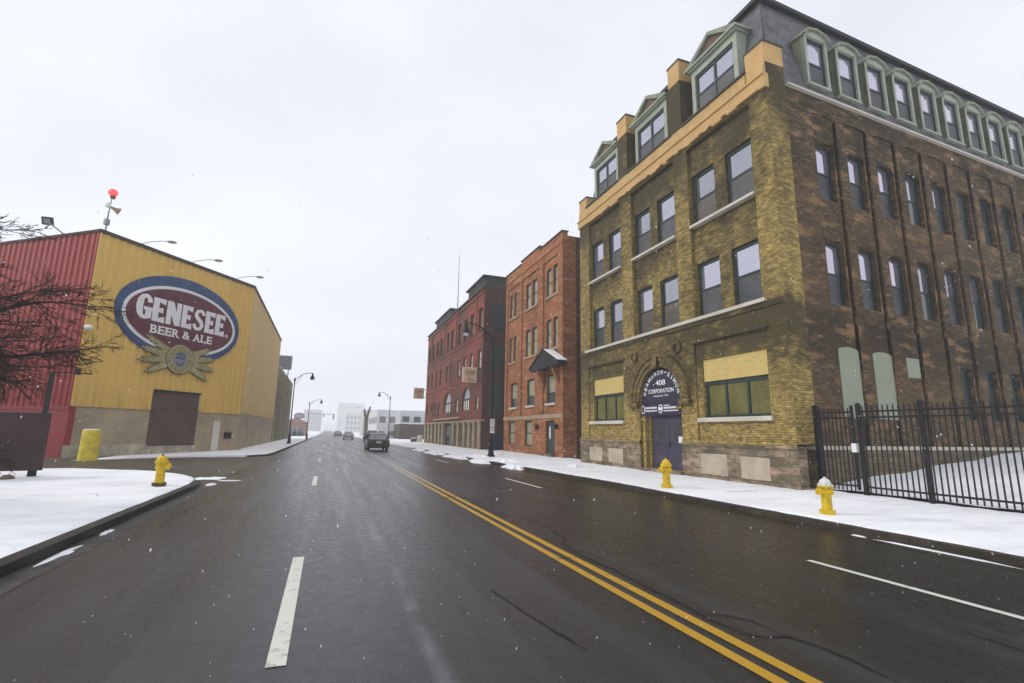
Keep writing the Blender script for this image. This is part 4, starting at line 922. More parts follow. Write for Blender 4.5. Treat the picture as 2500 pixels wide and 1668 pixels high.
# oval brewery sign fixed on the yellow cladding
sg = thing('wall_sign', 'oval blue and maroon beer sign with a wheat emblem on the yellow cladding', 'sign', Y_.p(5.68, 6, 0))
def clip(pts, zmin):
    return [(u, max(z, zmin)) for u, z in pts]
EO = clip(arc(5.68, 8.49, 4.42, 2.72, 0, 360, 64)[:-1], 6.16); EW = clip(arc(5.70, 8.40, 4.03, 2.14, 0, 360, 64)[:-1], 6.5); EM = clip(arc(5.70, 8.40, 3.82, 1.95, 0, 360, 64)[:-1], 6.6)
MB().prism(Y_, EO, .05, .12).build('oval_board', 'logo_blue', sg)
MB().prism(Y_, EW, .05, .128).build('oval_ring', 'logo_white', sg)
MB().prism(Y_, EM, .05, .136).build('oval_field', 'logo_maroon', sg)
m = MB()
def stroke(mb, pts, w, F, d):
    L = []
    for i, p in enumerate(pts):
        a = pts[max(0, i-1)]; b = pts[min(len(pts)-1, i+1)]; t = Vector((b[0]-a[0], b[1]-a[1])).normalized(); n = Vector((-t.y, t.x))
        ww = w[i] if isinstance(w, list) else w
        L.append(((p[0]+n.x*ww/2, p[1]+n.y*ww/2), (p[0]-n.x*ww/2, p[1]-n.y*ww/2)))
    for a, b in zip(L, L[1:]): mb.poly(F.p(*a[0], d), F.p(*a[1], d), F.p(*b[1], d), F.p(*b[0], d))
def glyph(mb, ch, u0, u1, z0, z1, F, d):
    W_, h = u1-u0, z1-z0; pt = lambda x, y: (u0+x*W_, z0+y*h); cnt = [0]
    def P(*q):
        cnt[0] += 1; mb.poly(*[F.p(*pt(*a), d+.0025*cnt[0]) for a in q])
    if ch == 'E':
        P((0, 0), (.46, 0), (.46, 1), (0, 1)); 
        P((.46, 0), (.98, -.02), (.94, .26), (.46, .17)); P((.46, .415), (.8, .38), (.8, .62), (.46, .585)); P((.46, .83), (.94, .76), (.97, 1.0), (.46, 1))
    if ch == 'N':
        P((0, 0), (.36, 0), (.33, 1), (0, 1)); P((.67, 0), (1, 0), (1, 1), (.66, 1)); P((.02, 1), (.42, 1), (1, 0), (.6, 0))
    if ch == 'S':
        pts = [(.86, .74), (.84, .84), (.72, .91), (.52, .92), (.31, .87), (.22, .75), (.28, .62), (.5, .51), (.72, .40), (.79, .26), (.70, .13), (.5, .075), (.28, .09), (.16, .17), (.13, .28)]
        wd = [.30, .30, .27, .24, .27, .33, .35, .35, .35, .33, .27, .24, .27, .30, .30]
        stroke(mb, [pt(*a) for a in pts], [x*W_*.98 for x in wd], F, d)
    if ch == 'G':
        pts = [(.84, .69), (.82, .82), (.70, .905), (.53, .925), (.36, .87), (.26, .72), (.22, .5), (.26, .28), (.37, .12), (.55, .075), (.72, .10), (.80, .17)]
        wd = [.32, .3, .26, .24, .3, .40, .42, .40, .3, .24, .28, .3]
        stroke(mb, [pt(*a) for a in pts], [x*W_ for x in wd], F, d); P((.62, .06), (1.0, .06), (1.0, .5), (.62, .5)); P((.5, .36), (1.06, .36), (1.06, .5), (.5, .5))
us = [2.42, 3.46, 4.36, 5.42, 6.26, 7.17, 8.0]; ue = [3.40, 4.30, 5.34, 6.20, 7.12, 7.95, 8.80]
for ch, a, b in zip('GENESEE', us, ue): glyph(m, ch, a, b, 8.02, 9.5 if ch != 'G' else 9.55, Y_, .142)
def serif_text(mb, s, u0, u1, z0, z1, F, d):
    adv = {' ': .32, '&': 1.05, 'A': .98, 'L': .82, 'B': .86, 'E': .82, 'R': .92}; tot = sum(adv[c] for c in s); x = u0; k = (u1-u0)/tot
    for c in s:
        if c != ' ':
            a = adv[c]*k; vs, fs, _ = text_geo(c, .022); mb.add([F.p(x+.04*k+(a-.1*k)*vx, z0+(z1-z0)*vy, d) for vx, vy in vs], fs)
            t = .035*k*2
            if c in 'BERL':
                for zz in (z0, z1-.055): mb.fb(F, x-.03*k, x+.34*k, zz, zz+.055, d-.02, d+.001)
            if c in 'AR': mb.fb(F, x+.58*k, x+.97*k, z0, z0+.055, d-.02, d+.001)
            if c == 'A': mb.fb(F, x-.02*k, x+.34*k, z0, z0+.055, d-.02, d+.001)
            if c in 'EL': mb.fb(F, x+.64*k, x+.73*k, z0, z0+.17, d-.02, d+.001)
        x += adv[c]*k
serif_text(m, 'BEER & ALE', 3.46, 7.93, 7.28, 7.8, Y_, .142)
ro = arc(9.02, 8.1, .13, .13, 0, 360, 16)[:-1]; m.ring(Y_, ro, arc(9.02, 8.1, .09, .09, 0, 360, 16)[:-1], .13, .142); m.fb(Y_, 8.98, 9.05, 8.04, 8.16, .13, .142)
m.build('lettering', 'logo_white', sg)
# wheat ears and medallion
def ear(side, ang, ln, r0, k):
    mo, mg = MB(), MB(); c0 = (5.69, 5.95); a = rad(ang); dx, dz = math.cos(a)*side, math.sin(a); n = 6; h = 0
    def leaf(mb, cx, cz, q, e, f, dd2):
        kx, kz = math.cos(q)*side, math.sin(q)
        mb.prism(Y_, [(cx+kx*x*e-kz*y*f, cz+kz*x*e+kx*y*f) for x, y in ((-1, 0), (-.6, -.75), (0, -1), (.6, -.62), (1.15, 0), (.6, .62), (0, 1), (-.6, .75))], .1, dd2)
    for i in range(n+1):
        t = r0+ln*i/n
        for s in ((-1, 1) if i < n else (0,)):
            f = .085*(1-.06*i); cx, cz = c0[0]+dx*t, c0[1]+dz*t; q = a+s*.5; wd_ = .085*(1.15-.1*i); cx += -math.sin(a)*side*s*wd_; cz += math.cos(a)*s*wd_; h += 1
            leaf(mo, cx, cz, q, .26, f*1.4, .148+.0015*k); leaf(mg, cx, cz, q, .215, f*.92, .162+.003*k+.0009*h)
    return mo, mg
for sd, ears in ((-1, ((26, 1.5), (9, 1.45), (-8, 1.5), (-26, 1.2))), (1, ((24, 1.2), (7, 1.45), (-10, 1.5), (-28, 1.3)))):
    mo, mg = MB(), MB()
    for k, (ang, ln) in enumerate(ears): o_, g_ = ear(sd, ang, ln, .98, k); mo.add(o_.v, o_.f); mg.add(g_.v, g_.f)
    q = mg.build('wheat', 'logo_gold', sg); mo.build('outline', 'logo_outline', q)
md = MB().prism(Y_, arc(5.69, 5.95, .98, .98, 0, 360, 40)[:-1], .1, .18).build('medallion', 'logo_outline', sg)
m = MB()
for r0, r1 in ((.80, .93), (.52, .76)): m.ring(Y_, arc(5.69, 5.95, r1, r1, 0, 360, 40)[:-1], arc(5.69, 5.95, r0, r0, 0, 360, 40)[:-1], .15, .19)
m.build('ring', 'logo_gold', md)
m = MB()
for i in range(22):
    a = 2*math.pi*i/22; stroke(m, [(5.69+.6*math.cos(a), 5.95+.6*math.sin(a)), (5.69+.69*math.cos(a+.05), 5.95+.69*math.sin(a+.05))], .07, Y_, .193)
m.build('ring_marks', 'logo_outline', md)
MB().prism(Y_, arc(5.69, 5.95, .5, .5, 0, 360, 30)[:-1], .15, .188).build('centre_disc', 'pole_grey', md)
m = MB(); stroke(m, [(5.4, 6.2), (5.62, 6.28), (5.92, 6.22), (5.98, 6.08)], .1, Y_, .192); stroke(m, [(5.38, 5.98), (5.6, 6.08), (5.8, 6.0), (6.0, 5.98)], .12, Y_, .192); stroke(m, [(5.46, 5.72), (5.6, 5.62), (5.82, 5.62), (5.96, 5.74)], .1, Y_, .192)
m.build('emblem', 'logo_blue', md)
# lights on the roof edge
def flood(u, k):
    o = Y_.p(u, 12.44, 0)
    f = thing('floodlight', ['grey cobra head floodlight on an arm above the letter G end of the oval sign', 'grey cobra head floodlight on an arm above the middle of the yellow wall', 'grey cobra head floodlight on an arm near the street corner of the yellow wall'][k], 'floodlight', o, group='floodlights along the yellow roof edge')
    MB().tube([Y_.p(u, 12.44, 0), Y_.p(u+.3, 12.66, .4), Y_.p(u+.6, 12.78, .9), Y_.p(u+.75, 12.8, 1.15)], .022, 6).build('arm', 'grey_lamp', f)
    m = MB(); c_ = Y_.p(u+.9, 12.78, 1.35); m.blob(c_, (.27, .14, .085), k, 12, 8, .0); m.build('lamp_head', 'grey_lamp', f, True)
    MB().blob(c_-Z*.05, (.2, .1, .055), k, 10, 6, 0).build('lens', 'lamp_lens', f, True)
for k, u in enumerate((2.2, 5.6, 9.3)): flood(u, k)
fl = thing('floodlight', 'square black floodlight tilted on the roof edge of the red wall', 'floodlight', Q_.p(2.9, 12.44, 0))
MB().tube([Q_.p(2.9, 12.44, 0), Q_.p(3.15, 12.75, .35), Q_.p(3.3, 12.95, .6)], .04, 6).build('arm', 'grey_lamp', fl)
ctr = Q_.p(3.45, 13.08, .6); az = (Q_.n*.75-Z*.45+Y_.n*.5).normalized(); ax = az.cross(Z).normalized(); ay = az.cross(ax)
def obox(mb, c, ax, ay, az, a, b, e):
    return mb.hexa([c+ax*i*a+ay*j*b+az*k*e for k in (-1, 1) for i, j in ((-1, -1), (1, -1), (1, 1), (-1, 1))])
obox(MB(), ctr, ax, ay, az, .25, .22, .08).build('housing', 'black_metal', fl); obox(MB(), ctr+az*.08, ax, ay, az, .16, .14, .015).build('lens', 'grey_lamp', fl)
bc = thing('warning_beacon', 'lit red beacon and horn on a mast at the warehouse roof corner', 'beacon', Y_.p(.3, 12.46, -.1))
MB().tube([Y_.p(.28, 12.44, -.1), Y_.p(.27, 13.35, -.1), Y_.p(.32, 14.6, -.1)], [.045, .04, .025], 6).build('mast', 'grey_lamp', bc)
MB().fb(Y_, .16, .37, 12.85, 13.2, -.2, 0).build('junction_box', 'grey_lamp', bc)
m = MB(); m.lathe(Y_.p(.3, 13.95, -.05), [(.06, 0), (.1, .2), (.2, .42), (.24, .45)], 12, tuple(Y_.u*.8-Z*.35+Y_.n*.5)); m.build('horn', 'column_tan', bc); MB().fb(Y_, .08, .26, 13.9, 14.12, -.2, 0).build('horn_driver', 'hydrant_white', bc)
MB().blob(Y_.p(.33, 14.85, -.1), (.25, .25, .22), 1, 12, 8, .04).build('lamp', 'beacon_red', bc, True); MB().lathe(Y_.p(.36, 14.5, -.1), [(.12, 0), (.14, .14)], 10).build('lamp_base', 'sign_red', bc)
dc = thing('dome_camera', 'white dome camera on the corner between the red and yellow walls', 'camera', Y_.p(0, 6.8, .3))
MB().blob(Y_.p(.03, 6.85, .28), (.2, .2, .16), 2, 12, 8, 0).build('dome', 'hydrant_white', dc, True); MB().tube([Y_.p(.05, 6.9, 0), Y_.p(.03, 6.95, .28)], .04, 6).build('bracket', 'hydrant_white', dc)

# ---------------------------------------------------------------- fence in front of the yard
fx, gz0 = 13.85, .17
fn = thing('iron_fence', 'black iron picket fence with a gate beside the yellow brick corner', 'fence', (fx, 9, gz0))
def post(y, w_=.042, h=2.42, x=fx):
    m = MB(); m.box((x-w_, y-w_, 0), (x+w_, y+w_, gz0+h)); m.hexa([(x-w_-.008, y-w_-.008, gz0+h), (x+w_+.008, y-w_-.008, gz0+h), (x+w_+.008, y+w_+.008, gz0+h), (x-w_-.008, y+w_+.008, gz0+h)]+[(x-.01, y-.01, gz0+h+.05), (x+.01, y-.01, gz0+h+.05), (x+.01, y+.01, gz0+h+.05), (x-.01, y+.01, gz0+h+.05)])
    m.build('post', 'black_metal', fn)
def panel(name, y0, y1, n, top=2.35):
    m = MB()
    for z in (2.22, 2.06, .2): m.box((fx-.016, y0, gz0+z-.024), (fx+.016, y1, gz0+z+.024))
    for i in range(n):
        y = y0+(y1-y0)*(i+.5)/n; m.box((fx-.013, y-.013, gz0+.06), (fx+.013, y+.013, gz0+top)); m.hexa([(fx-.013, y-.013, gz0+top), (fx+.013, y-.013, gz0+top), (fx+.013, y+.013, gz0+top), (fx-.013, y+.013, gz0+top)]+[(fx-.002, y-.002, gz0+top+.05), (fx+.002, y-.002, gz0+top+.05), (fx+.002, y+.002, gz0+top+.05), (fx-.002, y+.002, gz0+top+.05)])
    return m.build(name, 'black_metal', fn)
post(11.03, .065); post(9.74, .05); post(8.17, .05); post(5.72, .058); post(3.28, .058)
gt = panel('gate', 9.98, 10.96, 8, 2.3)
m = MB(); m.box((fx-.03, 9.90, gz0+.1), (fx+.03, 9.97, gz0+2.4)); m.build('gate_stile', 'black_metal', gt)
MB().box((fx-.06, 9.86, 1.28), (fx+.04, 10.0, 1.52)).build('lock_box', 'logo_white', gt)
panel('panel', 8.22, 9.69, 11); panel('panel', 5.77, 8.12, 18); panel('panel', 3.33, 5.67, 18)

# ---------------------------------------------------------------- hydrants, bollards
def hydrant(loc, label, h, top='hydrant_yellow', nut='hydrant_yellow', low='hydrant_yellow', rz=0):
    x, y, z = loc; k = h/.8
    t = thing('fire_hydrant', label, 'fire hydrant', loc, 0, 'yellow fire hydrants along the street')
    P = lambda pr: [(r*k, q*k) for r, q in pr]
    MB().lathe(loc, P([(.155, -.04), (.155, .03), (.165, .035), (.165, .07), (.115, .085)]), 20).build('base_flange', low, t, True)
    MB().lathe(loc, P([(.112, .08), (.108, .12), (.104, .40), (.112, .43), (.135, .44), (.135, .50), (.125, .51), (.122, .57), (.16, .575), (.16, .61), (.13, .612)]), 20).build('barrel', 'hydrant_yellow', t, True)
    MB().lathe(loc, P([(.155, .611), (.155, .64), (.125, .65), (.118, .69), (.095, .735), (.06, .762), (.045, .768)]), 20).build('bonnet', top, t, True)
    m = MB(); m.lathe(loc, P([(.032, .765), (.032, .80), (.015, .805)]), 6); m.build('operating_nut', nut, t)
    c0 = Vector((x, y, z+.49*k))
    for a, r, l in ((rz, .085, .2), (rz+90, .06, .18), (rz-90, .06, .18)):
        d = Vector((math.cos(rad(a)), math.sin(rad(a)), 0))
        m = MB(); m.lathe(c0, [(r*k*.85, .08*k), (r*k*.85, (l-.06)*k), (r*k, (l-.06)*k), (r*k, l*k), (.03*k, (l+.004)*k), (.026*k, (l+.03)*k)], 14, tuple(d)); m.build('nozzle_cap', 'hydrant_yellow', t, True)
    m = MB()
    for i in range(8):
        a = 2*math.pi*i/8; m.lathe((x+.142*k*math.cos(a), y+.142*k*math.sin(a), z+.07*k), [(.014, 0), (.014, .022)], 6); m.lathe((x+.145*k*math.cos(a), y+.145*k*math.sin(a), z+.64*k), [(.012, 0), (.012, .016)], 6)
    m.build('flange_bolts', low, t)
hydrant((9.61, 7.6, .15), 'yellow fire hydrant with a white bonnet on the snowy pavement by the iron fence', .72, top='hydrant_white', nut='hydrant_white', rz=170)
hydrant((9.52, 12.59, .15), 'all yellow fire hydrant on the snowy pavement facing the purple door', .83, rz=180)
hydrant((-3.94, 15.64, .15), 'yellow fire hydrant with a dark tip and dark base ring on the snowy left verge', .80, nut='hydrant_dark', low='hydrant_dark', rz=0)
x, y, r, h = -10.66, 30.1, .36, 1.45
t = thing('bollard', 'fat yellow bollard with a pale cap by the concrete warehouse base', 'bollard', (x, y, 0))
m = MB(); m.lathe((x, y, 0), [(r*1.12, -.05), (r*1.06, h*.4), (r, h*.72), (r*1.04, h*.72), (r*1.04, h*.77), (r, h*.77), (r, h-.04), (r*.94, h)], 24); m.build('pipe', 'bollard_yellow', t, True)
MB().lathe((x, y, h), [(r*.95, -.02), (r*.9, .03), (r*.5, .05), (.02, .055)], 20).build('cap', 'hydrant_white', t, True)

# ---------------------------------------------------------------- brown board, black pole, stone
bb = thing('board_sign', 'dark brown wooden board on posts at the left edge of the snowy verge', 'board', (-8.0, 19.2, .15))
VB = Fr((-7.86, 19.2, 0), (-1, -.32, 0), (.30, -.95, 0))
m = MB(); m.fb(VB, .0, 4.6, .32, 2.0, -.05, .05)
for z in (.32, 1.94): m.fb(VB, 0, 4.6, z, z+.06, -.07, .07)
m.build('panel', 'brown_board', bb)
for u in (.22, 4.2): MB().fb(VB, u-.1, u+.1, -.05, 1.9, -.16, -.05).build('leg', 'black_metal', bb)
st = tag(MB().blob((-8.35, 18.5, .17), (.17, .12, .08), 5, 10, 6, .25).build('stone', 'stone', None, True, (-8.35, 18.5, .15)), 'small dark stone in the snow below the brown board', 'stone')
pp = thing('gate_pole', 'black square pole with a thin horizontal arm in front of the red wall', 'pole', (-10.05, 24, 0))
MB().box((-10.12, 23.94, 0), (-9.98, 24.06, 3.67)).build('post', 'black_metal', pp)
MB().tube([(-9.95, 24, 3.66), (-8.8, 24, 3.66)], .03, 6).build('arm', 'black_metal', pp); MB().box((-9.34, 23.93, 3.6), (-9.2, 24.07, 3.84)).build('bracket', 'black_metal', pp)

# ---------------------------------------------------------------- bare tree at the left edge
def tree():
    g = random.Random(11); t = thing('bare_tree', 'leafless dark tree reaching in from the left in front of the red wall', 'tree', (-9.0, 12.0, .1))
    tr, lm, tw = MB(), MB(), MB()
    def grow(p, d, ln, r, depth, lift):
        n = 5 if depth < 2 else 3; pts = [p]; rs = [r]; q = p.copy(); dd = d.copy()
        for i in range(n):
            dd = (dd+Vector((g.uniform(-1, 1), g.uniform(-1, 1), g.uniform(-.8, .8)+lift))*(.17 if depth < 2 else .26)).normalized()
            q = q+dd*ln/n; pts.append(q.copy()); rs.append(r*(1-.5*(i+1)/n))
        (lm if depth < 2 else tw).tube(pts, [max(x, .0055) for x in rs], 6 if depth < 2 else (4 if depth < 4 else 3), cap=False)
        if depth >= 5: return
        for c0 in range((4, 4, 4, 3, 3)[depth]):
            j = g.randint(1, n); nd = (dd+Vector((g.uniform(-1, 1), g.uniform(-1, 1), g.uniform(-.75, .75)+lift*.4))*.9+Vector((.15, 0, 0))*(depth < 3)).normalized()
            grow(pts[j], nd, ln*g.uniform(.42, .66), rs[j]*g.uniform(.42, .62), depth+1, lift)
        grow(pts[-1], dd, ln*.6, rs[-1]*.9, depth+1, lift)
    b = Vector((-9.0, 12.0, .1)); tr.tube([b-Z*.2, b+Z*.3, b+Vector((.05, .05, 1.4)), b+Vector((.12, .05, 2.6))], [.27, .2, .17, .15], 10, False)
    f = b+Vector((.12, .05, 2.5))
    for d, ln, r, dz, lf in (((.95, .28, .30), 2.2, .13, 0, -.05), ((.9, .45, .12), 2.1, .115, -.2, -.12), ((.9, .1, .55), 2.0, .085, .1, -.05), ((.85, .4, -.05), 1.5, .06, -.5, -.1), ((.1, .2, .9), 1.9, .08, 0, .0), ((.62, .1, 1.0), 1.9, .06, .3, .0), ((.5, .25, .7), 1.5, .05, .1, .0), ((-.6, .5, .8), 2.4, .1, 0, .1), ((-.7, -.4, .7), 2.3, .09, 0, .1)):
        grow(f+Z*dz, Vector(d).normalized(), ln, r, 0, lf)
    tr.build('trunk', 'bark', t, True); lm.build('limb', 'bark', t, True); tw.build('twigs', 'bark', t)
tree()

# ---------------------------------------------------------------- street lamps
def lamp(loc, rz, label, first=None):
    if first: return dup(first, loc, rz, label)
    t = thing('street_lamp', label, 'street lamp', (0, 0, 0), 0, 'black curved arm street lamps')
    MB().lathe((0, 0, 0), [(.24, 0), (.24, .1), (.17, .16), (.15, .9), (.16, .95), (.12, 1.05), (.13, 1.15), (.075, 1.25)], 14).build('base', 'black_metal', t, True)
    MB().tube([(0, 0, 1.2), (0, 0, 4), (0, 0, 7.15)], [.075, .062, .05], 10).build('pole', 'black_metal', t, True)
    MB().lathe((0, 0, 7.0), [(.07, 0), (.09, .05), (.09, .3), (.05, .36), (.02, .5)], 10).build('finial', 'black_metal', t, True)
    m = MB(); m.tube([(0, 0, 7.1), (.3, 0, 7.45), (.75, 0, 7.82), (1.2, 0, 8.02), (1.6, 0, 8.06), (1.8, 0, 8.02)], .035, 8); m.tube([(0, 0, 6.6), (.35, 0, 7.05), (.7, 0, 7.72)], .02, 6); m.build('arm', 'black_metal', t, True)
    l_ = MB().lathe((1.8, 0, 7.4), [(.27, 0), (.26, .06), (.2, .2), (.12, .34), (.09, .5), (.09, .62), (.04, .68)], 14).build('lamp_head', 'black_metal', t, True)
    MB().lathe((1.8, 0, 7.4), [(.05, -.16), (.15, -.13), (.2, -.02), (.2, .02)], 12).build('lens', 'lamp_lens', l_, True)
    t.location = loc; t.rotation_euler = (0, 0, rz)
    return t
LB = lamp((9.87, 30.5, .14), math.pi, 'street lamp with white parking plates before the red brick building')
LB.scale = (1.04, 1.04, 1.05)
lamp((-3.68, 60.3, .1), 0, 'black street lamp on the left pavement beside the grey block building', LB).scale = (1, 1, .97)
lamp((-2.85, 89.0, .1), 0, 'further left street lamp beside the hazy pinkish brick house', LB).scale = (1, 1, .8)
lamp((10.5, 92, .12), math.pi, 'right hand street lamp standing before the white sided building', LB).scale = (1.1, 1, 1.03)
sgp = thing('parking_sign', 'two white parking plates fixed on the near right street lamp', 'parking sign', (9.87, 30.28, 1.6))
SG = Fr((9.87, 30.36, 0), (1, 0, 0), (0, -1, 0))
MB().fb(SG, -.15, .15, 2.02, 2.5, 0, .03).build('plate', 'logo_white', sgp); MB().fb(SG, -.14, .14, 1.62, 1.98, 0, .03).build('plate', 'logo_white', sgp)
m = MB()
for z in (2.38, 2.28, 2.16, 1.88, 1.76): m.fb(SG, -.1, .1, z, z+.035, .03, .034)
m.build('lettering', 'sign_red', sgp); MB().fb(SG, -.02, .02, 1.5, 2.55, -.16, 0).build('strap', 'black_metal', sgp)

# ---------------------------------------------------------------- cars, seen from behind
def car(loc, label, paint, kind='sedan', rz=0):
    t = thing('car', label, 'car', (0, 0, 0), 0, 'cars driving away up the street')
    if kind == 'sedan':
        prof = [(-2.3, .32, .78, .80), (-2.2, .26, .92, .88), (-1.55, .22, .96, .90), (-.6, .22, .93, .91), (.9, .22, .92, .91), (1.9, .24, .80, .88), (2.25, .3, .66, .78)]
        gh = [(-1.5, .95, .80), (-.85, 1.38, .63), (.1, 1.42, .63), (1.05, .93, .78)]
    else:
        prof = [(-2.3, .42, 1.0, .84), (-2.25, .36, 1.08, .92), (-1.5, .34, 1.1, .93), (0, .34, 1.08, .93), (1.0, .34, 1.06, .93), (2.0, .36, .98, .9), (2.3, .42, .8, .8)]
        gh = [(-2.2, 1.07, .84), (-1.95, 1.62, .72), (.3, 1.68, .72), (1.15, 1.07, .82)]
    m = MB(); ring = []
    for y, zb, zt, w_ in prof:
        zm = zb+(zt-zb)*.55
        ring.append([(-w_*.86, y, zb), (-w_, y, zb+.14), (-w_, y, zm), (-w_*.94, y, zt-.03), (-w_*.8, y, zt), (w_*.8, y, zt), (w_*.94, y, zt-.03), (w_, y, zm), (w_, y, zb+.14), (w_*.86, y, zb)])
    for a, b in zip(ring, ring[1:]):
        for i in range(10): j = (i+1) % 10; m.poly(a[i], a[j], b[j], b[i])
    m.poly(*ring[0]); m.poly(*ring[-1]); body = m.build('body', paint, t, True)
    (y0, z0, w0), (y1, z1, w1), (y2, z2, w2_), (y3, z3, w3) = gh
    m = MB(); m.hexa([(-w1, y1, z1-.06), (w1, y1, z1-.06), (w2_, y2, z2-.06), (-w2_, y2, z2-.06), (-w1*.94, y1+.05, z1), (w1*.94, y1+.05, z1), (w2_*.94, y2-.05, z2), (-w2_*.94, y2-.05, z2)])
    for s in (-1, 1):
        for a, b in (((y0, z0, w0), (y1, z1-.05, w1)), ((y3, z3, w3), (y2, z2-.05, w2_)), ((-.25, .93 if kind == 'sedan' else 1.08, .8 if kind == 'sedan' else .83), (-.2, z1-.04, w1))):
            m.tube([(s*a[2], a[0], a[1]), (s*b[2], b[0], b[1])], .05, 6)
    m.build('roof', paint, t)
    MB().poly((-w0*.97, y0, z0), (w0*.97, y0, z0), (w1*.97, y1, z1-.05), (-w1*.97, y1, z1-.05)).build('rear_window', 'car_glass', t)
    MB().poly((-w3*.97, y3, z3), (w3*.97, y3, z3), (w2_*.97, y2, z2-.05), (-w2_*.97, y2, z2-.05)).build('windscreen', 'car_glass', t)
    for s in (-1, 1): MB().poly((s*w0, y0, z0), (s*w1, y1, z1-.05), (s*w2_, y2, z2-.05), (s*w3, y3, z3)).build('side_window', 'glass_dark', t)
    zt = prof[1][2]; yb = prof[0][0]
    for s in (-1, 1): MB().box((s*.76-.17, yb-.02, zt-.25), (s*.76+.1*(1)-.0, yb+.1, zt-.07)).build('tail_light', 'tail_red', t)
    MB().box((-.86, yb-.06, prof[0][1]), (.86, yb+.15, prof[0][1]+.18)).build('bumper', paint, t)
    MB().box((-.2, yb-.03, zt-.28), (.2, yb+.02, zt-.14)).build('number_plate', 'white_paint', t)
    for sx in (-1, 1):
        for y in (-1.42, 1.4):
            r = .32 if kind == 'sedan' else .38
            wl = MB().lathe((sx*.74, y, r), [(r-.1, -.09*1), (r, -.07), (r, .07), (r-.1, .1)], 18, (sx, 0, 0)).build('wheel', 'rubber', t, True)
            MB().lathe((sx*.83, y, r), [(r*.62, -.02), (r*.55, .02), (.05, .03)], 14, (sx, 0, 0)).build('rim', 'rim', wl, True)
        MB().blob((sx*1.0, .75, prof[3][2]+.05), (.11, .06, .08), 3, 8, 5, 0).build('mirror', paint, t, True)
    t.location = loc; t.rotation_euler = (0, 0, rz); return t
cr1 = car((4.15, 44.9, .005), 'black saloon with a snow dusted rear window nearest in the right lane', 'car_black')
car((6.35, 79, .005), 'dark navy tall car parked by the right kerb beyond the black saloon', 'car_navy', 'suv')
car((3.9, 97, .005), 'pale silver saloon far up the road, hazy', 'car_silver')
car((2.9, 134, .005), 'small grey car in the distance beyond the silver saloon', 'car_grey')

# ---------------------------------------------------------------- grey block building left, with a billboard on its roof
gb = thing('block_building', 'grey green block building with dark pilasters beyond the tan warehouse wall', 'building', (-6.1, 80, 0))
GB = Fr((-6.1, 66.3, 0), (0, 1, 0), (1, 0, 0))
hs_ = [(u, u+2.3, 4.6, 7.8) for u in (.9, 4.6, 8.3, 12, 15.7, 19.4, 23.1)]+[(6, 7.2, .1, 3.6), (17, 18.2, .1, 3.6)]
MB().wall(GB, 0, 27, 0, 9.2, hs_, 0, .25).build('wall', 'grey_stone_wall', gb)
for h in hs_: MB().fb(GB, h[0], h[1], h[2], h[3], -.3, -.2).build('window' if h[2] > 1 else 'door', 'glass_dark', gb)
for u in (.3, 3.9, 7.6, 11.3, 15, 18.7, 22.4, 26.4): MB().fb(GB, u-.25, u+.25, 0, 9.4, -.1, .18).build('pilaster', 'grey_stone_wall', gb)
MB().fb(GB, 0, 27, 9.2, 9.45, -.3, .12).build('coping', 'sill', gb)
m = MB(); m.poly(GB.p(0, 9.1), GB.p(27, 9.1), GB.p(27, 9.1, -20), GB.p(0, 9.1, -20)); m.poly(GB.p(27, 0), GB.p(27, 9.2), GB.p(27, 9.2, -20), GB.p(27, 0, -20)); m.build('roof', 'snow', gb)
bl = thing('billboard', 'slatted grey billboard seen from behind on the block building roof', 'billboard', (-6.6, 80, 9.2))
BL = Fr((0, 80, 0), (1, 0, 0), (0, -1, 0))
MB().fb(BL, -9.6, -5.5, 10.3, 12.35, -.1, .1).build('panel', 'bill', bl)
m = MB()
for i in range(9): m.fb(BL, -9.5+i*.48, -9.42+i*.48, 10.3, 12.35, .1, .16)
for z in (10.6, 11.3, 12.1): m.fb(BL, -9.6, -5.5, z, z+.08, .14, .2)
m.build('frame', 'pole_grey', bl)
for u in (-9.2, -7.5, -5.9): MB().fb(BL, u-.07, u+.07, 9.0, 10.35, -.08, .08).build('leg', 'pole_grey', bl)

# ---------------------------------------------------------------- far end of the street
def house(name, label, cat, x0, x1, y0, y1, h, mat, wins=(), roof='snow', gable=0, wmat='glass_dark'):
    t = thing(name, label, cat, ((x0+x1)/2, y0, 0))
    A_ = Fr((x0, y0, 0), (1, 0, 0), (0, -1, 0)); sx = x0 if x0 > 0 else x1
    B_ = Fr((sx, y0, 0), (0, 1, 0), (-1 if x0 > 0 else 1, 0, 0)); w_, dep = x1-x0, y1-y0
    m = MB(); m.box((x0, y0, 0), (x1, y1, h)); m.build('wall', mat, t)
    if gable:
        m = MB(); m.prism(Fr((x0, y0, 0), (1, 0, 0), (0, -1, 0)), [(-.2, h), (w_+.2, h), (w_/2, h+gable)], -dep, .15); m.build('roof', roof, t)
    else: MB().box((x0-.1, y0-.1, h), (x1+.1, y1+.1, h+.18)).build('roof', roof, t)
    for f, (u0, u1, z0, z1, nu, nz_) in wins:
        Fq = A_ if f == 'a' else B_
        for i in range(nu):
            for j in range(nz_):
                a = u0+(u1-u0)*i/nu; b = a+(u1-u0)/nu*.6; c0 = z0+(z1-z0)*j/nz_; e = c0+(z1-z0)/nz_*.6
                q = MB().fb(Fq, a, b, c0, e, -.05, .04).build('window', wmat, t); MB().fb(Fq, a-.06, b+.06, c0-.14, c0, -.05, .1).build('sill', 'sill', q)
    return t
house('shed', 'low dark brown building with a purple brown garage door beyond the red building', 'shed', 13.1, 22, 97, 110, 3.0, 'dark_brown')
k_ = bpy.data.objects['shed']; gd = MB().fb(Fr((0, 97, 0), (1, 0, 0), (0, -1, 0)), 13.2, 14.8, .25, 2.75, -.02, .06).build('garage_door', 'purple_brown', k_)
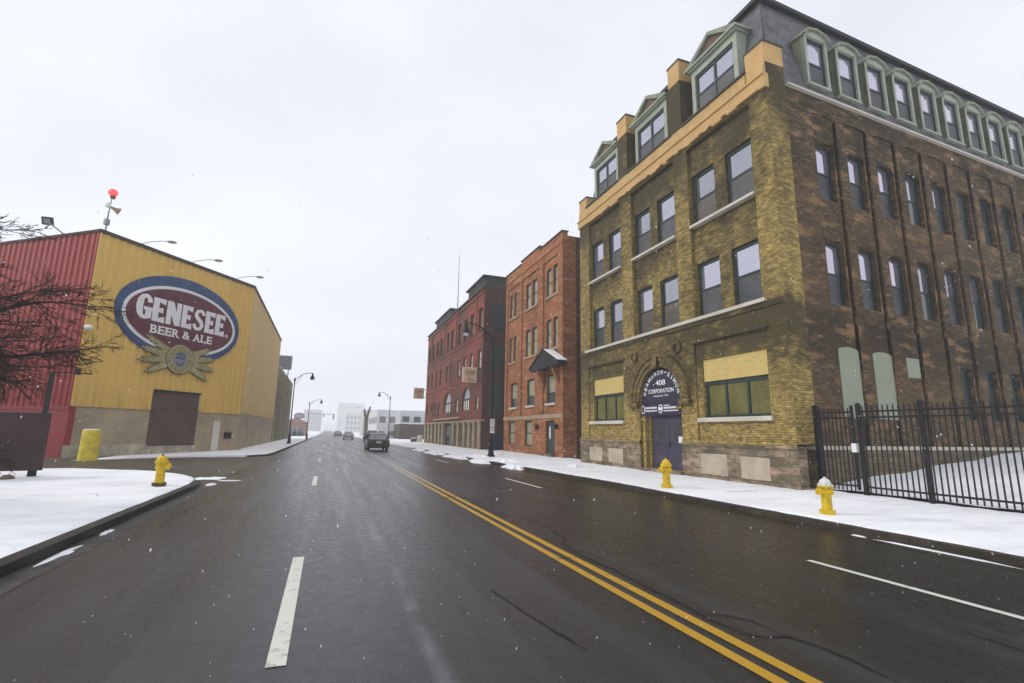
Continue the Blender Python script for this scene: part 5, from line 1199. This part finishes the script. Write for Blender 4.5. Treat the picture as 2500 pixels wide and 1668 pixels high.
m = MB()
for z in (.8, 1.4, 2.0): m.fb(Fr((0, 97, 0), (1, 0, 0), (0, -1, 0)), 13.2, 14.8, z, z+.05, .05, .075)
m.build('door_panel_rail', 'dark_brown', gd)
house('siding_building', 'pale grey blue sided block rising behind the dark brown shed', 'building', 14.9, 26, 111, 124, 6.0, 'pale_blue_siding', [('a', (.6, 8, 3.6, 5.6, 3, 1))])
house('siding_building', 'long white sided two storey building behind the right street lamp', 'building', 9.6, 14.2, 105, 128, 5.7, 'white_siding', [('a', (.5, 4.4, 3.3, 5.3, 2, 1)), ('a', (.4, 4.5, .7, 2.2, 2, 1)), ('b', (1, 22, 3.3, 5.3, 6, 1))], wmat='pole_grey')
house('siding_building', 'small whitish house front left of the long white sided building', 'building', 8.6, 12.5, 131, 142, 6.6, 'white_paint', [('a', (.4, 3.4, 3.9, 6, 2, 1)), ('a', (.4, 3.4, .8, 2.8, 2, 1))])
house('tower_block', 'pale office tower fading into the snowy haze', 'building', 13.5, 47, 700, 760, 37, 'pale_tower', [('a', (2, 32, 6, 35, 7, 6)), ('b', (4, 56, 6, 35, 6, 6))], wmat='lilac_block')
house('tower_block', 'lower grey block in front of the pale office tower', 'building', 13.2, 26, 400, 440, 14.6, 'pale_tower', [('a', (1, 12, 2, 13.8, 4, 3))], wmat='pole_grey')
house('brick_house', 'low pinkish brick house with a gabled roof far on the left', 'house', -9.5, -4.6, 133, 146, 3.3, 'pink_brick', [('a', (.6, 4.6, 1, 2.6, 3, 1))], 'pink_brick', 1.2)
house('tower_block', 'lilac grey block behind the pinkish house on the left', 'building', -21, -4.9, 510, 550, 20.2, 'lilac_block', [('a', (1.4, 15.6, 2.5, 19, 5, 4))], wmat='pole_grey')
hd = thing('hedge', 'dark green hedge at the foot of the pinkish brick house', 'hedge', (-6.2, 127, .1))
g = random.Random(2); m = MB()
for i in range(260):
    c0 = Vector((g.uniform(-7.3, -4.9), g.uniform(126, 128), g.uniform(.1, 1.05))); a = Vector((g.uniform(-1, 1), g.uniform(-1, 1), g.uniform(-1, 1))).normalized()*.16; b = a.cross(Vector((g.uniform(-1, 1), .3, 1))).normalized()*.12
    m.poly(c0-a-b, c0+a-b, c0+a+b, c0-a+b)
m.build('foliage', 'hedge', hd); MB().box((-7.1, 126.3, 0), (-5.1, 127.7, .75)).build('stems', 'hedge', hd)
os_ = thing('pole_sign', 'oval dark sign on a pole above the pinkish house', 'sign', (-6.0, 124, .1))
OS = Fr((0, 124, 0), (1, 0, 0), (0, -1, 0))
MB().tube([(-6.0, 124, 0), (-6.0, 124, 4.2)], .09, 8).build('pole', 'pole_grey', os_)
q = MB().prism(OS, arc(-5.9, 4.65, 1.08, .66, 0, 360, 28)[:-1], -.15, .15).build('oval_panel', 'lilac_block', os_); MB().ring(OS, arc(-5.9, 4.65, 1.12, .7, 0, 360, 28)[:-1], arc(-5.9, 4.65, .95, .55, 0, 360, 28)[:-1], .1, .2).build('rim', 'dark_brown', q)
tt = thing('tree_trunk', 'bare grey trunk forking into two stubs by the right kerb', 'tree', (6.9, 98, .1))
m = MB(); m.tube([(7.15, 98, -.1), (7.1, 98, .6), (7.0, 98, 2.4), (6.95, 98, 4.2)], [.42, .36, .34, .33], 10, False); m.build('trunk', 'bark_grey', tt, True)
MB().tube([(6.9, 98, 4.0), (6.62, 98, 4.8), (6.5, 98, 5.6)], [.26, .2, .16], 8).build('limb', 'bark_grey', tt, True); MB().tube([(7.05, 98, 4.0), (7.3, 98, 4.9), (7.55, 98, 6.1)], [.26, .2, .15], 8).build('limb', 'bark_grey', tt, True)
sp_ = thing('traffic_signal', 'traffic signal hanging from a long arm across the far road', 'traffic signal', (-6.6, 205, 0))
MB().tube([(-6.6, 205, 0), (-6.6, 205, 7.8)], [.2, .14], 8).build('pole', 'pole_grey', sp_); MB().tube([(-6.6, 205, 7.55), (2.9, 205, 7.5)], [.13, .09], 8).build('mast_arm', 'pole_grey', sp_)
for x in (2.4, -1.2):
    q = MB().box((x-.22, 204.8, 5.7 if x > 0 else 6.4), (x+.22, 205.15, 7.4)).build('signal_head', 'black_metal', sp_)
cw = thing('barrel', 'white barrel beside a dark box at the far corner of the red building', 'barrel', (13.0, 74, .1))
MB().lathe((13.0, 74.0, .1), [(.34, 0), (.38, .2), (.38, .85), (.32, .95), (.05, 1.0)], 14).build('drum', 'white_paint', cw, True)
cx_ = thing('crate', 'dark snow topped box beside the white barrel', 'crate', (12.1, 74, .1)); MB().box((11.7, 73.6, .05), (12.5, 74.3, .62)).build('box', 'dark_brown', cx_); MB().blob((12.1, 73.95, .62), (.42, .36, .12), 4, 12, 6, .1).build('snow_cover', 'snow', cx_, True)

# ---------------------------------------------------------------- falling snow
g = random.Random(77); m = MB()
for i in range(1300):
    dist = 1.6+13*g.random()**1.3; a = yaw+g.uniform(-.85, .85); x = math.sin(a)*dist; y = math.cos(a)*dist; z = g.uniform(.05, 1.65+dist*.45)
    r = g.uniform(.0018, .0042)*(.6+dist*.06); e = r*g.uniform(1.0, 2.6); c0 = Vector((x, y, z)); d = Vector((g.uniform(-.5, .5), g.uniform(-.5, .5), -1)).normalized()
    p = d.cross(Vector((0, 1, .2))).normalized(); q = d.cross(p)
    m.add([c0+d*e, c0-d*e, c0+p*r, c0-p*r, c0+q*r, c0-q*r], [(0, 2, 4), (0, 4, 3), (0, 3, 5), (0, 5, 2), (1, 4, 2), (1, 3, 4), (1, 5, 3), (1, 2, 5)])
struct(m.build('falling_snow', 'flake'), 'stuff')

# ---------------------------------------------------------------- haze
hz = MB().box((-160, -60, -1.2), (180, 1250, 27))
mt = bpy.data.materials.new('snowy air'); mt.use_nodes = True; q = mt.node_tree; q.nodes.clear()
o_ = q.nodes.new('ShaderNodeOutputMaterial'); v_ = q.nodes.new('ShaderNodeVolumePrincipled'); v_.inputs['Density'].default_value = .0017
v_.inputs['Color'].default_value = (.97, .98, 1, 1); q.links.new(v_.outputs[0], o_.inputs['Volume'])
MT['haze'] = mt; struct(hz.build('haze', 'haze'), 'stuff')
